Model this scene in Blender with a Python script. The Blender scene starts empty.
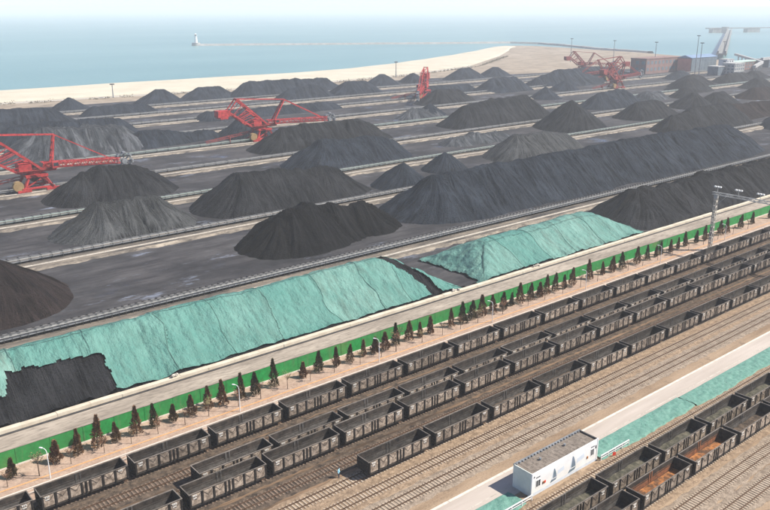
import bpy, bmesh, math, random
import numpy as np
from mathutils import Vector, Matrix

random.seed(7)
rng = np.random.default_rng(7)
R = math.radians
sc = bpy.context.scene
col = sc.collection

# ------------------------------------------------------------------ camera, sky, sun, exposure
# World: X runs along the railway (right and away), Y runs from the railway to the sea, Z is up; metres.
CAM_H = 70.0
PITCH, YAW = 17.305, 50.252
cd = bpy.data.cameras.new('camera')
cam = bpy.data.objects.new('camera', cd)
col.objects.link(cam)
cd.sensor_width = 36.0
cd.lens = 791.2 / 770.0 * 36.0
cd.clip_start = 1.0
cd.clip_end = 60000.0
cam.location = (0, 0, CAM_H)
cam.rotation_euler = (R(90 - PITCH), 0, R(YAW - 90))
sc.camera = cam

SUN_AZ = math.atan2(-0.639, 0.769)      # direction towards the sun, from +X
SUN_EL = R(47)
world = bpy.data.worlds.new('World')
sc.world = world
world.use_nodes = True
wn = world.node_tree
sky = wn.nodes.new('ShaderNodeTexSky')
sky.sky_type = 'NISHITA'
sky.sun_disc = False
sky.sun_elevation = SUN_EL
sky.sun_rotation = R(90) - SUN_AZ
sky.altitude = 50
sky.air_density = 0.4
sky.dust_density = 0.4
sky.ozone_density = 0.0
wn.links.new(sky.outputs[0], wn.nodes['Background'].inputs[0])
wn.nodes['Background'].inputs[1].default_value = 0.15

sl = bpy.data.lights.new('sun', 'SUN')
sl.energy = 5.0
sl.angle = R(0.6)
sl.color = (1.0, 0.94, 0.84)
so = bpy.data.objects.new('sun', sl)
col.objects.link(so)
sd = Vector((math.cos(SUN_AZ) * math.cos(SUN_EL), math.sin(SUN_AZ) * math.cos(SUN_EL), math.sin(SUN_EL)))
so.rotation_euler = sd.to_track_quat('Z', 'Y').to_euler()

sc.view_settings.view_transform = 'Standard'
sc.view_settings.look = 'None'
sc.view_settings.exposure = 0.65
sc.view_settings.gamma = 1.0
sc.view_settings.use_curve_mapping = False
sc.cycles.use_denoising = True
sc.cycles.max_bounces = 5
sc.cycles.diffuse_bounces = 2
sc.cycles.glossy_bounces = 2
sc.cycles.volume_bounces = 1
sc.cycles.transparent_max_bounces = 4

# ------------------------------------------------------------------ materials
def new_mat(name):
    m = bpy.data.materials.new(name)
    m.use_nodes = True
    nt = m.node_tree
    return m, nt, nt.nodes['Principled BSDF']

def rgb(nt, c):
    n = nt.nodes.new('ShaderNodeRGB')
    n.outputs[0].default_value = (*c, 1)
    return n.outputs[0]

def mix(nt, a, b, fac, mode='MIX'):
    n = nt.nodes.new('ShaderNodeMix')
    n.data_type = 'RGBA'
    n.blend_type = mode
    for s, v in ((n.inputs[6], a), (n.inputs[7], b)):
        if isinstance(v, tuple):
            s.default_value = (*v, 1)
        else:
            nt.links.new(v, s)
    if isinstance(fac, (int, float)):
        n.inputs[0].default_value = fac
    else:
        nt.links.new(fac, n.inputs[0])
    return n.outputs[2]

def coord(nt, scale=(1, 1, 1), kind='Object', attr=None):
    if attr:
        t = nt.nodes.new('ShaderNodeAttribute')
        t.attribute_name = attr
        out = t.outputs['Vector']
    elif kind == 'World':
        t = nt.nodes.new('ShaderNodeNewGeometry')
        out = t.outputs['Position']
    else:
        t = nt.nodes.new('ShaderNodeTexCoord')
        out = t.outputs[kind]
    mp = nt.nodes.new('ShaderNodeMapping')
    mp.inputs['Scale'].default_value = scale
    nt.links.new(out, mp.inputs[0])
    return mp.outputs[0]

def noise(nt, vec, scale, detail=4, rough=0.6):
    n = nt.nodes.new('ShaderNodeTexNoise')
    n.inputs['Scale'].default_value = scale
    n.inputs['Detail'].default_value = detail
    n.inputs['Roughness'].default_value = rough
    nt.links.new(vec, n.inputs['Vector'])
    return n.outputs[0]

def ramp(nt, fac, lo, hi):
    n = nt.nodes.new('ShaderNodeMapRange')
    n.inputs['From Min'].default_value = lo
    n.inputs['From Max'].default_value = hi
    nt.links.new(fac, n.inputs['Value'])
    return n.outputs[0]

def mul(nt, a, b, op='MULTIPLY'):
    n = nt.nodes.new('ShaderNodeMath')
    n.operation = op
    for i, v in enumerate((a, b)):
        if isinstance(v, (int, float)):
            n.inputs[i].default_value = v
        else:
            nt.links.new(v, n.inputs[i])
    return n.outputs[0]

def bump(nt, bsdf, h, strength=0.5, dist=0.1):
    n = nt.nodes.new('ShaderNodeBump')
    n.inputs['Strength'].default_value = strength
    n.inputs['Distance'].default_value = dist
    nt.links.new(h, n.inputs['Height'])
    nt.links.new(n.outputs[0], bsdf.inputs['Normal'])

def simple(name, c1, c2, scale=1.0, rough=0.8, metal=0.0, b=0.3, bd=0.03, lo=0.35, hi=0.65, kind='World', stretch=(1, 1, 1), vary=0.0, spec=0.3, fine=None):
    m, nt, p = new_mat(name)
    v = coord(nt, stretch, kind)
    f = noise(nt, v, scale, 5, 0.65)
    c = mix(nt, c1, c2, ramp(nt, f, lo, hi))
    if fine:
        f2 = noise(nt, v, fine, 3, 0.7)
        c = mix(nt, c, mix(nt, c, (0, 0, 0), 0.55), ramp(nt, f2, 0.45, 0.75))
    if vary:
        oi = nt.nodes.new('ShaderNodeObjectInfo')
        k = ramp(nt, oi.outputs['Random'], 0, 1)
        c = mix(nt, c, mix(nt, c, (0.0, 0.0, 0.0), vary), k)
    nt.links.new(c, p.inputs['Base Color'])
    p.inputs['Roughness'].default_value = rough
    p.inputs['Metallic'].default_value = metal
    p.inputs['Specular IOR Level'].default_value = spec
    if b:
        bump(nt, p, f, b, bd)
    return m

def coal_mat(name, c1, c2, pale=None, pale_amt=0.0):
    """coal with runnels following the slope (vertex attribute 'flow': along the pile, down the slope)"""
    m, nt, p = new_mat(name)
    v = coord(nt, (0.9, 0.06, 1), attr='flow')
    st = noise(nt, v, 1.0, 6, 0.7)
    w = coord(nt, (1, 1, 1), 'World')
    bl = noise(nt, w, 0.09, 4, 0.6)
    gr = noise(nt, w, 2.2, 3, 0.8)
    c = mix(nt, c1, c2, ramp(nt, st, 0.36, 0.62))
    lite = tuple(v * 1.45 for v in c2)
    c = mix(nt, c, lite, mul(nt, ramp(nt, bl, 0.48, 0.72), 0.7))
    v3 = coord(nt, (2.6, 0.16, 1), attr='flow')
    fs = noise(nt, v3, 1.0, 5, 0.75)
    c = mix(nt, c, mix(nt, c, (0.0, 0.0, 0.0), 0.75), mul(nt, ramp(nt, fs, 0.47, 0.62), ramp(nt, noise(nt, w, 0.16, 3, 0.6), 0.35, 0.6)))
    c = mix(nt, c, mix(nt, c, (0.0, 0.0, 0.0), 0.5), ramp(nt, gr, 0.5, 0.72))
    if pale:
        v2 = coord(nt, (0.35, 0.05, 1), attr='flow')
        pf = noise(nt, v2, 1.0, 5, 0.75)
        c = mix(nt, c, pale, mul(nt, ramp(nt, pf, 0.5, 0.62), pale_amt))
    nt.links.new(c, p.inputs['Base Color'])
    p.inputs['Roughness'].default_value = 0.85
    p.inputs['Specular IOR Level'].default_value = 0.12
    bump(nt, p, mul(nt, mul(nt, st, fs, 'ADD'), gr, 'ADD'), 1.0, 1.1)
    return m

M = {}
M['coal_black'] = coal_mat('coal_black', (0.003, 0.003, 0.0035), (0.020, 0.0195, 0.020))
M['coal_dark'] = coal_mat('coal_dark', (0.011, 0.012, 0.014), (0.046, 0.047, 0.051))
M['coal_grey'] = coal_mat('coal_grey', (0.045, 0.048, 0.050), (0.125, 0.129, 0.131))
M['coal_blue'] = coal_mat('coal_blue', (0.014, 0.019, 0.028), (0.050, 0.061, 0.080))  # bluish tint of distance haze put into the coal colour
M['coal_brown'] = coal_mat('coal_brown', (0.016, 0.011, 0.010), (0.050, 0.036, 0.033))
M['coal_pale'] = coal_mat('coal_pale', (0.045, 0.050, 0.060), (0.10, 0.11, 0.12), (0.24, 0.25, 0.27), 0.6)

def tarp_mat():
    m, nt, p = new_mat('tarp_teal')
    v = coord(nt, (0.5, 0.12, 1), attr='flow')
    st = noise(nt, v, 1.2, 6, 0.7)
    w = coord(nt, (1, 1, 1), 'World')
    bl = noise(nt, w, 0.16, 5, 0.65)
    fold = noise(nt, w, 0.9, 5, 0.6)
    c = mix(nt, (0.090, 0.215, 0.182), (0.200, 0.350, 0.302), ramp(nt, bl, 0.3, 0.66))
    c = mix(nt, c, (0.105, 0.165, 0.138), mul(nt, ramp(nt, st, 0.46, 0.64), 0.85))
    oi = nt.nodes.new('ShaderNodeObjectInfo')
    c = mix(nt, c, mix(nt, c, (0.05, 0.19, 0.16), 0.7), oi.outputs['Random'])
    nt.links.new(c, p.inputs['Base Color'])
    p.inputs['Roughness'].default_value = 0.6
    p.inputs['Specular IOR Level'].default_value = 0.3
    cr = noise(nt, coord(nt, (0.8, 0.5, 1), attr='flow'), 0.55, 3, 0.45)
    bump(nt, p, mul(nt, mul(nt, fold, st, 'ADD'), cr, 'ADD'), 0.8, 0.75)
    return m
M['tarp'] = tarp_mat()
M['seam'] = simple('tarp_seam', (0.040, 0.105, 0.090), (0.110, 0.230, 0.195), 0.35, 0.9, b=0)
M['net'] = simple('ground_net', (0.075, 0.20, 0.16), (0.17, 0.32, 0.265), 1.6, 0.8, b=0.9, bd=0.15, lo=0.3, hi=0.72)

def yard_mat():
    m, nt, p = new_mat('yard_dirt')
    w = coord(nt, (1, 1, 1), 'World')
    s = coord(nt, (0.25, 1.6, 1), 'World')
    a = noise(nt, w, 0.035, 6, 0.65)
    b = noise(nt, s, 0.10, 6, 0.7)
    t = noise(nt, s, 0.45, 4, 0.75)
    d = noise(nt, w, 0.055, 3, 0.6)
    c = mix(nt, (0.022, 0.022, 0.025), (0.075, 0.071, 0.074), ramp(nt, a, 0.38, 0.60))
    c = mix(nt, c, (0.026, 0.025, 0.028), mul(nt, ramp(nt, b, 0.44, 0.62), 0.85))
    c = mix(nt, c, (0.23, 0.26, 0.33), mul(nt, ramp(nt, noise(nt, coord(nt, (0.45, 1.3, 1), 'World'), 0.085, 6, 0.75), 0.585, 0.68), 0.75))
    c = mix(nt, c, mix(nt, c, (0, 0, 0), 0.5), ramp(nt, t, 0.48, 0.72))
    nt.links.new(c, p.inputs['Base Color'])
    ru = noise(nt, coord(nt, (0.015, 1.4, 1), 'World'), 1.0, 4, 0.7)
    c = mix(nt, c, mix(nt, c, (0.0, 0.0, 0.0), 0.55), ramp(nt, ru, 0.50, 0.66))
    sp = noise(nt, w, 1.1, 4, 0.8)
    c = mix(nt, c, mix(nt, c, (0.0, 0.0, 0.0), 0.5), ramp(nt, sp, 0.48, 0.66))
    c = mix(nt, c, mix(nt, c, (0.3, 0.28, 0.26), 0.25), ramp(nt, sp, 0.48, 0.30))
    nt.links.new(ramp(nt, d, 0.75, 0.55), p.inputs['Roughness'])
    p.inputs['Specular IOR Level'].default_value = 0.25
    bump(nt, p, b, 0.4, 0.3)
    return m
M['yard'] = yard_mat()

def rail_ground_mat():
    m, nt, p = new_mat('rail_yard_dirt')
    w = coord(nt, (1, 1, 1), 'World')
    s = coord(nt, (0.12, 1.0, 1), 'World')
    a = noise(nt, s, 0.35, 6, 0.65)
    b = noise(nt, w, 0.22, 6, 0.7)
    t = noise(nt, w, 3.0, 3, 0.8)
    c = mix(nt, (0.23, 0.160, 0.104), (0.38, 0.28, 0.192), ramp(nt, a, 0.35, 0.65))
    c = mix(nt, c, (0.12, 0.090, 0.068), mul(nt, ramp(nt, b, 0.56, 0.70), 0.8))
    c = mix(nt, c, mix(nt, c, (0.03, 0.02, 0.02), 0.45), ramp(nt, t, 0.48, 0.75))
    nt.links.new(c, p.inputs['Base Color'])
    p.inputs['Roughness'].default_value = 0.95
    p.inputs['Specular IOR Level'].default_value = 0.1
    bump(nt, p, t, 0.5, 0.1)
    return m
M['rail_ground'] = rail_ground_mat()
M['rail_ground_dark'] = simple('coal_stained_dirt', (0.050, 0.036, 0.027), (0.27, 0.178, 0.112), 0.30, 0.95, b=0.4, bd=0.1, stretch=(0.10, 1, 1), lo=0.36, hi=0.66, fine=2.5, spec=0.1)
M['ballast'] = simple('ballast_tan', (0.19, 0.135, 0.092), (0.37, 0.27, 0.185), 1.1, 0.95, b=0.9, bd=0.1, spec=0.1, fine=5.0)
M['ballast_dark'] = simple('ballast_dark', (0.045, 0.036, 0.030), (0.155, 0.115, 0.085), 0.9, 0.95, b=0.9, bd=0.1, spec=0.1, fine=5.0)
M['ballast_grey'] = simple('ballast_grey', (0.20, 0.155, 0.118), (0.38, 0.305, 0.235), 1.1, 0.95, b=0.9, bd=0.1, spec=0.1, fine=5.0)
M['sleeper'] = simple('sleeper_concrete', (0.30, 0.235, 0.175), (0.44, 0.36, 0.28), 0.6, 0.9, b=0)
M['sleeper_dark'] = simple('sleeper_dirty', (0.10, 0.075, 0.058), (0.24, 0.17, 0.125), 1.5, 0.9, b=0)
M['rail'] = simple('rail_rust', (0.10, 0.062, 0.042), (0.19, 0.125, 0.085), 2.0, 0.55, 0.5, b=0)
M['rail_bright'] = simple('rail_steel', (0.42, 0.39, 0.35), (0.58, 0.55, 0.50), 2.0, 0.35, 0.6, b=0)
M['concrete'] = simple('concrete_pale', (0.44, 0.40, 0.345), (0.58, 0.53, 0.46), 0.5, 0.9, b=0.2, fine=2.0)
M['platform'] = simple('platform_concrete', (0.37, 0.315, 0.27), (0.48, 0.42, 0.37), 0.18, 0.9, b=0.1, stretch=(0.15, 1.3, 1))
M['kerb'] = simple('kerb_white', (0.52, 0.46, 0.40), (0.66, 0.60, 0.53), 0.9, 0.9, b=0.1)
M['cream'] = simple('cream_wall', (0.50, 0.43, 0.335), (0.62, 0.555, 0.45), 0.5, 0.9, b=0.3)
M['road'] = simple('service_road', (0.25, 0.21, 0.17), (0.42, 0.36, 0.295), 0.25, 0.9, b=0.15, stretch=(0.2, 1, 1), fine=1.8)
M['path'] = simple('path_pink', (0.34, 0.235, 0.175), (0.47, 0.345, 0.265), 0.6, 0.95, b=0.3, fine=2.4)
M['berm'] = simple('berm_tan', (0.055, 0.050, 0.048), (0.24, 0.202, 0.160), 0.16, 0.95, b=0.6, bd=0.3, stretch=(0.35, 1.4, 1), fine=0.9)
M['berm_wall'] = simple('berm_concrete', (0.095, 0.083, 0.072), (0.37, 0.315, 0.25), 0.22, 0.95, b=0.5, bd=0.2, stretch=(0.5, 1.0, 1), fine=1.3)
M['sand'] = simple('beach_sand', (0.48, 0.43, 0.335), (0.56, 0.51, 0.41), 0.03, 0.95, b=0.1, spec=0.1)
M['flat'] = simple('tidal_flat', (0.27, 0.215, 0.16), (0.36, 0.30, 0.235), 0.012, 0.95, b=0.1, spec=0.1, fine=0.06)
M['drybrush'] = simple('dry_scrub', (0.13, 0.115, 0.07), (0.23, 0.20, 0.13), 0.5, 0.95, b=0)

def green_mat():
    m, nt, p = new_mat('green_wall_paint')
    w = coord(nt, (1, 1, 1), 'World')
    a = noise(nt, w, 0.9, 5, 0.7)
    b = noise(nt, w, 0.045, 3, 0.6)
    c = mix(nt, (0.008, 0.165, 0.035), (0.020, 0.285, 0.065), ramp(nt, a, 0.35, 0.65))
    c = mix(nt, c, (0.15, 0.17, 0.05), mul(nt, ramp(nt, b, 0.63, 0.72), 0.65))
    oi = nt.nodes.new('ShaderNodeObjectInfo')
    c = mix(nt, c, (0.055, 0.18, 0.055), mul(nt, oi.outputs['Random'], 0.45))
    st = noise(nt, coord(nt, (1.2, 1, 0.15), 'World'), 1.0, 5, 0.7)
    c = mix(nt, c, (0.14, 0.14, 0.085), mul(nt, ramp(nt, st, 0.56, 0.72), 0.5))
    nt.links.new(c, p.inputs['Base Color'])
    p.inputs['Roughness'].default_value = 0.8
    p.inputs['Specular IOR Level'].default_value = 0.2
    bump(nt, p, a, 0.5, 0.05)
    return m
M['green'] = green_mat()

M['steel_wall'] = simple('wagon_wall_dark', (0.020, 0.016, 0.014), (0.080, 0.063, 0.050), 0.9, 0.75, b=0.2, kind='World', vary=0.35, fine=3.0)
M['wagon_panel'] = simple('wagon_panel_dusty', (0.15, 0.110, 0.080), (0.52, 0.42, 0.33), 1.5, 0.85, b=0.2, kind='World', vary=0.45, fine=2.6)
M['wagon_rib'] = simple('wagon_rib', (0.010, 0.008, 0.007), (0.034, 0.028, 0.023), 1.2, 0.75, b=0, vary=0.3)
M['wagon_rail'] = simple('wagon_top_rail', (0.11, 0.095, 0.080), (0.24, 0.205, 0.175), 1.0, 0.7, b=0, vary=0.4)
M['wagon_inside'] = simple('wagon_inside', (0.050, 0.045, 0.042), (0.150, 0.138, 0.128), 0.8, 0.8, b=0.2, vary=0.4, fine=2.5, stretch=(1, 1, 2))  # inner side walls lightened, sunlight put into the colour
M['wagon_floor'] = simple('wagon_floor_coal_dust', (0.016, 0.014, 0.013), (0.050, 0.042, 0.036), 1.0, 0.9, b=0.3)
M['rust'] = simple('wagon_floor_rust', (0.10, 0.052, 0.028), (0.46, 0.185, 0.058), 0.55, 0.9, b=0.3, lo=0.42, hi=0.58, fine=1.8)
M['rust_wall'] = simple('wagon_wall_rust', (0.13, 0.062, 0.035), (0.30, 0.115, 0.05), 1.4, 0.9, b=0.3, fine=2.2)
M['debris'] = simple('wagon_floor_debris', (0.050, 0.050, 0.036), (0.13, 0.118, 0.088), 1.2, 0.95, b=0.6, fine=2.5)
M['bogie'] = simple('bogie_iron', (0.020, 0.018, 0.017), (0.050, 0.042, 0.036), 2.0, 0.7, b=0)
M['white_mark'] = simple('white_stencil', (0.50, 0.48, 0.44), (0.66, 0.64, 0.60), 3.0, 0.8, b=0)
M['red'] = simple('machine_red', (0.30, 0.022, 0.024), (0.55, 0.055, 0.050), 0.5, 0.55, b=0, spec=0.35, fine=1.2)
M['red_dark'] = simple('machine_red_dusty', (0.17, 0.030, 0.028), (0.30, 0.060, 0.050), 0.4, 0.6, b=0)
M['grey_steel'] = simple('grey_steel', (0.16, 0.17, 0.18), (0.28, 0.29, 0.30), 0.8, 0.6, 0.2, b=0)
M['dark_steel'] = simple('dark_steel', (0.030, 0.030, 0.032), (0.060, 0.058, 0.058), 0.8, 0.7, b=0)
M['belt'] = simple('conveyor_belt', (0.055, 0.055, 0.058), (0.12, 0.115, 0.11), 0.5, 0.9, b=0)
M['gallery'] = simple('conveyor_cover', (0.30, 0.30, 0.29), (0.46, 0.455, 0.44), 0.3, 0.8, b=0)
M['pale_green'] = simple('pale_green_paint', (0.38, 0.50, 0.44), (0.50, 0.62, 0.55), 0.3, 0.7, b=0)
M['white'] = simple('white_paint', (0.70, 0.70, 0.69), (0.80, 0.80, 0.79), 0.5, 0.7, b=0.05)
M['hut_end'] = simple('hut_end_shaded', (0.55, 0.58, 0.53), (0.66, 0.69, 0.64), 0.5, 0.8, b=0.05)  # shade of the hut ends put into their green-grey colour
M['roof_brown'] = simple('hut_roof', (0.165, 0.135, 0.11), (0.25, 0.21, 0.175), 0.8, 0.9, b=0.2, stretch=(1.2, 1, 1), fine=2.0)
M['glass'] = simple('window_glass', (0.02, 0.03, 0.04), (0.05, 0.06, 0.07), 0.5, 0.1, b=0, spec=0.5)
M['sail_dark'] = simple('mural_slate', (0.10, 0.16, 0.19), (0.17, 0.21, 0.28), 1.2, 0.8, b=0)
M['sail_pale'] = simple('mural_pale_blue', (0.52, 0.58, 0.66), (0.62, 0.68, 0.75), 1.2, 0.8, b=0)
M['red_sign'] = simple('red_board', (0.75, 0.05, 0.03), (0.80, 0.09, 0.05), 1.0, 0.6, b=0)
M['yellow'] = simple('dull_yellow_paint', (0.24, 0.16, 0.07), (0.34, 0.23, 0.11), 1.0, 0.7, b=0)
M['orange_edge'] = simple('orange_edging', (0.50, 0.25, 0.10), (0.62, 0.36, 0.17), 1.0, 0.9, b=0)
def cypress_mat():
    m, nt, p = new_mat('cypress_needles')
    f = noise(nt, coord(nt), 2.2, 4, 0.7)
    oi = nt.nodes.new('ShaderNodeObjectInfo')
    brown = mix(nt, (0.095, 0.054, 0.028), (0.27, 0.145, 0.072), ramp(nt, f, 0.35, 0.65))
    green = mix(nt, (0.040, 0.042, 0.019), (0.125, 0.108, 0.048), ramp(nt, f, 0.35, 0.65))
    c = mix(nt, brown, green, ramp(nt, oi.outputs['Random'], 0.35, 0.85))
    nt.links.new(c, p.inputs['Base Color'])
    p.inputs['Roughness'].default_value = 0.9
    p.inputs['Specular IOR Level'].default_value = 0.1
    return m
M['cypress'] = cypress_mat()
M['bark'] = simple('bark', (0.075, 0.052, 0.036), (0.13, 0.095, 0.068), 3.0, 0.9, b=0)
M['sapling_leaf'] = simple('sapling_twigs', (0.20, 0.16, 0.075), (0.30, 0.24, 0.12), 2.0, 0.9, b=0)
M['sapling_red'] = simple('sapling_red_twigs', (0.19, 0.095, 0.055), (0.26, 0.14, 0.08), 2.0, 0.9, b=0)
M['brick_red'] = simple('red_building', (0.19, 0.115, 0.10), (0.26, 0.16, 0.14), 0.2, 0.8, b=0)  # red greyed down: distance haze put into the colour
M['coral'] = simple('coral_cladding', (0.50, 0.17, 0.14), (0.58, 0.22, 0.18), 0.2, 0.8, b=0)
M['slate'] = simple('slate_cladding', (0.10, 0.13, 0.155), (0.15, 0.185, 0.21), 0.2, 0.8, b=0)
M['blue_roof'] = simple('blue_roof', (0.14, 0.22, 0.34), (0.20, 0.28, 0.40), 0.2, 0.6, b=0)  # muted blue, with distance haze mixed into the colour
M['stone'] = simple('breakwater_stone', (0.24, 0.24, 0.23), (0.36, 0.36, 0.345), 0.1, 0.9, b=0.3)
M['pier'] = simple('pier_concrete', (0.16, 0.165, 0.165), (0.25, 0.255, 0.25), 0.1, 0.9, b=0)
M['skin'] = simple('skin', (0.42, 0.25, 0.17), (0.45, 0.28, 0.19), 1, 0.7, b=0)
M['blue_cloth'] = simple('pale_blue_jacket', (0.28, 0.55, 0.68), (0.36, 0.64, 0.76), 4, 0.9, b=0)
M['dark_cloth'] = simple('dark_trousers', (0.03, 0.04, 0.06), (0.05, 0.06, 0.09), 4, 0.9, b=0)

def sea_mat():
    m, nt, p = new_mat('sea_water')
    w = coord(nt, (1, 1, 1), 'World')
    a = noise(nt, coord(nt, (0.4, 1, 1), 'World'), 0.004, 5, 0.6)
    b = noise(nt, w, 0.09, 5, 0.65)
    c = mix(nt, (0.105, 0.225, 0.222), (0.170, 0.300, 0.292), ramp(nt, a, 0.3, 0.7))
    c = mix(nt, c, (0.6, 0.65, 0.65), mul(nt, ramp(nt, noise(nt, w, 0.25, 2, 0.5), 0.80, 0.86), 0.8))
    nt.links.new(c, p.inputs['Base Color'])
    p.inputs['Roughness'].default_value = 0.34
    p.inputs['Specular IOR Level'].default_value = 0.5
    bump(nt, p, b, 0.5, 1.2)
    return m
M['sea'] = sea_mat()

# ------------------------------------------------------------------ mesh helpers
class MB:
    def __init__(s):
        s.v, s.f, s.mi = [], [], []

    def quad_prism(s, a, b, mi=0):
        """closed prism between two equal rings of points"""
        n = len(a)
        o = len(s.v)
        s.v += [tuple(p) for p in a] + [tuple(p) for p in b]
        s.f += [tuple(o + i for i in reversed(range(n))), tuple(o + n + i for i in range(n))]
        s.mi += [mi, mi]
        for i in range(n):
            j = (i + 1) % n
            s.f.append((o + i, o + j, o + n + j, o + n + i))
            s.mi.append(mi)
        return s

    def box(s, x0, x1, y0, y1, z0, z1, mi=0):
        return s.quad_prism([(x0, y0, z0), (x1, y0, z0), (x1, y1, z0), (x0, y1, z0)],
                            [(x0, y0, z1), (x1, y0, z1), (x1, y1, z1), (x0, y1, z1)], mi)

    def bar(s, p, q, w, h=None, mi=0):
        p, q = Vector(p), Vector(q)
        h = h or w
        d = (q - p).normalized()
        up = Vector((0, 0, 1)) if abs(d.z) < 0.95 else Vector((1, 0, 0))
        r = d.cross(up).normalized() * (w / 2)
        u = r.cross(d).normalized() * (h / 2)
        return s.quad_prism([p - r - u, p + r - u, p + r + u, p - r + u], [q - r - u, q + r - u, q + r + u, q - r + u], mi)

    def tube(s, p, q, r0, r1=None, n=8, mi=0):
        p, q = Vector(p), Vector(q)
        r1 = r0 if r1 is None else r1
        d = (q - p).normalized()
        up = Vector((0, 0, 1)) if abs(d.z) < 0.95 else Vector((1, 0, 0))
        a = d.cross(up).normalized()
        b = a.cross(d)
        ra = [p + (a * math.cos(t) + b * math.sin(t)) * r0 for t in [2 * math.pi * i / n for i in range(n)]]
        rb = [q + (a * math.cos(t) + b * math.sin(t)) * r1 for t in [2 * math.pi * i / n for i in range(n)]]
        return s.quad_prism(ra, rb, mi)

    def lattice(s, p, q, w, h, n, t, mi=0):
        """four-chord lattice girder from p to q"""
        p, q = Vector(p), Vector(q)
        d = (q - p).normalized()
        r = d.cross(Vector((0, 0, 1)))
        r = (r.normalized() if r.length > 0.05 else Vector((0, 1, 0))) * (w / 2)
        u = r.cross(d).normalized() * (h / 2)
        cs = [(-1, -1), (1, -1), (1, 1), (-1, 1)]
        for a, b in cs:
            s.bar(p + r * a + u * b, q + r * a + u * b, t, t, mi)
        for i in range(n):
            m0, m1 = p.lerp(q, i / n), p.lerp(q, (i + 1) / n)
            for k in range(4):
                a, b = cs[k], cs[(k + 1) % 4]
                if i % 2:
                    a, b = b, a
                s.bar(m0 + r * a[0] + u * a[1], m1 + r * b[0] + u * b[1], t * 0.7, t * 0.7, mi)
        return s

    def mesh(s, name, mats):
        me = bpy.data.meshes.new(name)
        me.from_pydata(s.v, [], s.f)
        if not isinstance(mats, (list, tuple)):
            mats = [mats]
        for m in mats:
            me.materials.append(M[m])
        if len(mats) > 1:
            me.polygons.foreach_set('material_index', s.mi)
        me.update()
        return me

    def build(s, name, mats, parent=None):
        return link(name, s.mesh(name, mats), parent)

def link(name, me, parent=None, loc=None):
    o = bpy.data.objects.new(name, me)
    col.objects.link(o)
    if parent:
        o.parent = parent
    if loc:
        o.location = loc
    return o

def tag(o, label, cat, group=None):
    o['label'] = label
    o['category'] = cat
    if group:
        o['group'] = group
    return o

def empty(name, loc, label, cat, group=None, rz=0):
    o = bpy.data.objects.new(name, None)
    col.objects.link(o)
    o.location = loc
    o.rotation_euler.z = rz
    o.empty_display_size = 0.5
    return tag(o, label, cat, group)

def struct(o, kind='structure'):
    o['kind'] = kind
    return o

KIDS = {}
def copy_tree(o, parent=None):
    c = o.copy()
    col.objects.link(c)
    c.parent = parent
    for ch in o.children:
        copy_tree(ch, c)
    return c

def ordinal(n):
    w = ['first', 'second', 'third', 'fourth', 'fifth', 'sixth', 'seventh', 'eighth', 'ninth', 'tenth', 'eleventh', 'twelfth',
         'thirteenth', 'fourteenth', 'fifteenth', 'sixteenth', 'seventeenth', 'eighteenth', 'nineteenth']
    tens = {20: 'twentieth', 30: 'thirtieth', 40: 'fortieth', 50: 'fiftieth', 60: 'sixtieth', 70: 'seventieth'}
    tw = {2: 'twenty', 3: 'thirty', 4: 'forty', 5: 'fifty', 6: 'sixty', 7: 'seventy'}
    if n <= 19:
        return w[n - 1]
    if n % 10 == 0:
        return tens[n]
    return tw[n // 10] + '-' + w[n % 10 - 1]

# value noise in numpy
def n1(x, seed=0):
    i = np.floor(x).astype(np.int64)
    f = x - i
    f = f * f * (3 - 2 * f)
    def h(k):
        v = np.sin((k + seed * 131.7) * 127.1) * 43758.5453
        return v - np.floor(v)
    return h(i) * (1 - f) + h(i + 1) * f

def n2(x, y, seed=0):
    i, j = np.floor(x).astype(np.int64), np.floor(y).astype(np.int64)
    f, g = x - i, y - j
    f, g = f * f * (3 - 2 * f), g * g * (3 - 2 * g)
    def h(a, b):
        v = np.sin(a * 127.1 + b * 311.7 + seed * 17.3) * 43758.5453
        return v - np.floor(v)
    return (h(i, j) * (1 - f) + h(i + 1, j) * f) * (1 - g) + (h(i, j + 1) * (1 - f) + h(i + 1, j + 1) * f) * g

def sheet(name, poly, z, mat):
    me = bpy.data.meshes.new(name)
    me.from_pydata([(x, y, z) for x, y in poly], [], [tuple(range(len(poly)))])
    me.materials.append(M[mat])
    o = link(name, me)
    return struct(o)

def strip(name, y0, y1, z, mat, x0=-250, x1=700, step=None):
    return sheet(name, [(x0, y0), (x1, y0), (x1, y1), (x0, y1)], z, mat)

# ------------------------------------------------------------------ the setting: sea, land, beach
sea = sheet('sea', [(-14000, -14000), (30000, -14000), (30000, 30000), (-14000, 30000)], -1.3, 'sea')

coast = [(-900, 752), (-300, 765), (196, 778), (292, 788), (401, 789), (522, 784), (620, 803), (728, 843), (900, 922), (1050, 1001), (1187, 1085),
         (1240, 1085), (1262, 1040), (1250, 950), (1225, 860), (1212, 780), (1165, 665), (1125, 590), (1125, 500), (1170, 300), (1300, -200), (1400, -900)]
land_poly = [(-900, -900), (1380, -900)] + [(x, y) for x, y in reversed(coast)]
def inset(c, d):
    out = []
    for i, (x, y) in enumerate(c):
        a, b = Vector(c[max(i - 1, 0)]), Vector(c[min(i + 1, len(c) - 1)])
        t = (b - a).normalized()
        out.append((x + t.y * d, y - t.x * d))
    return out
def land():
    top = [(-900, -900), (1340, -900)] + list(reversed(inset(coast, 14)))
    low = [(-960, -960), (1420, -960)] + list(reversed(inset(coast, -14)))
    n = len(top)
    me = bpy.data.meshes.new('ground')
    v = [(x, y, 0.0) for x, y in top] + [(x, y, -2.6) for x, y in low]
    f = [tuple(range(n))] + [(i, n + i, n + (i + 1) % n, (i + 1) % n) for i in range(n)]
    me.from_pydata(v, [], f)
    me.materials.append(M['flat'])
    return struct(link('ground', me))
land()

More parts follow.
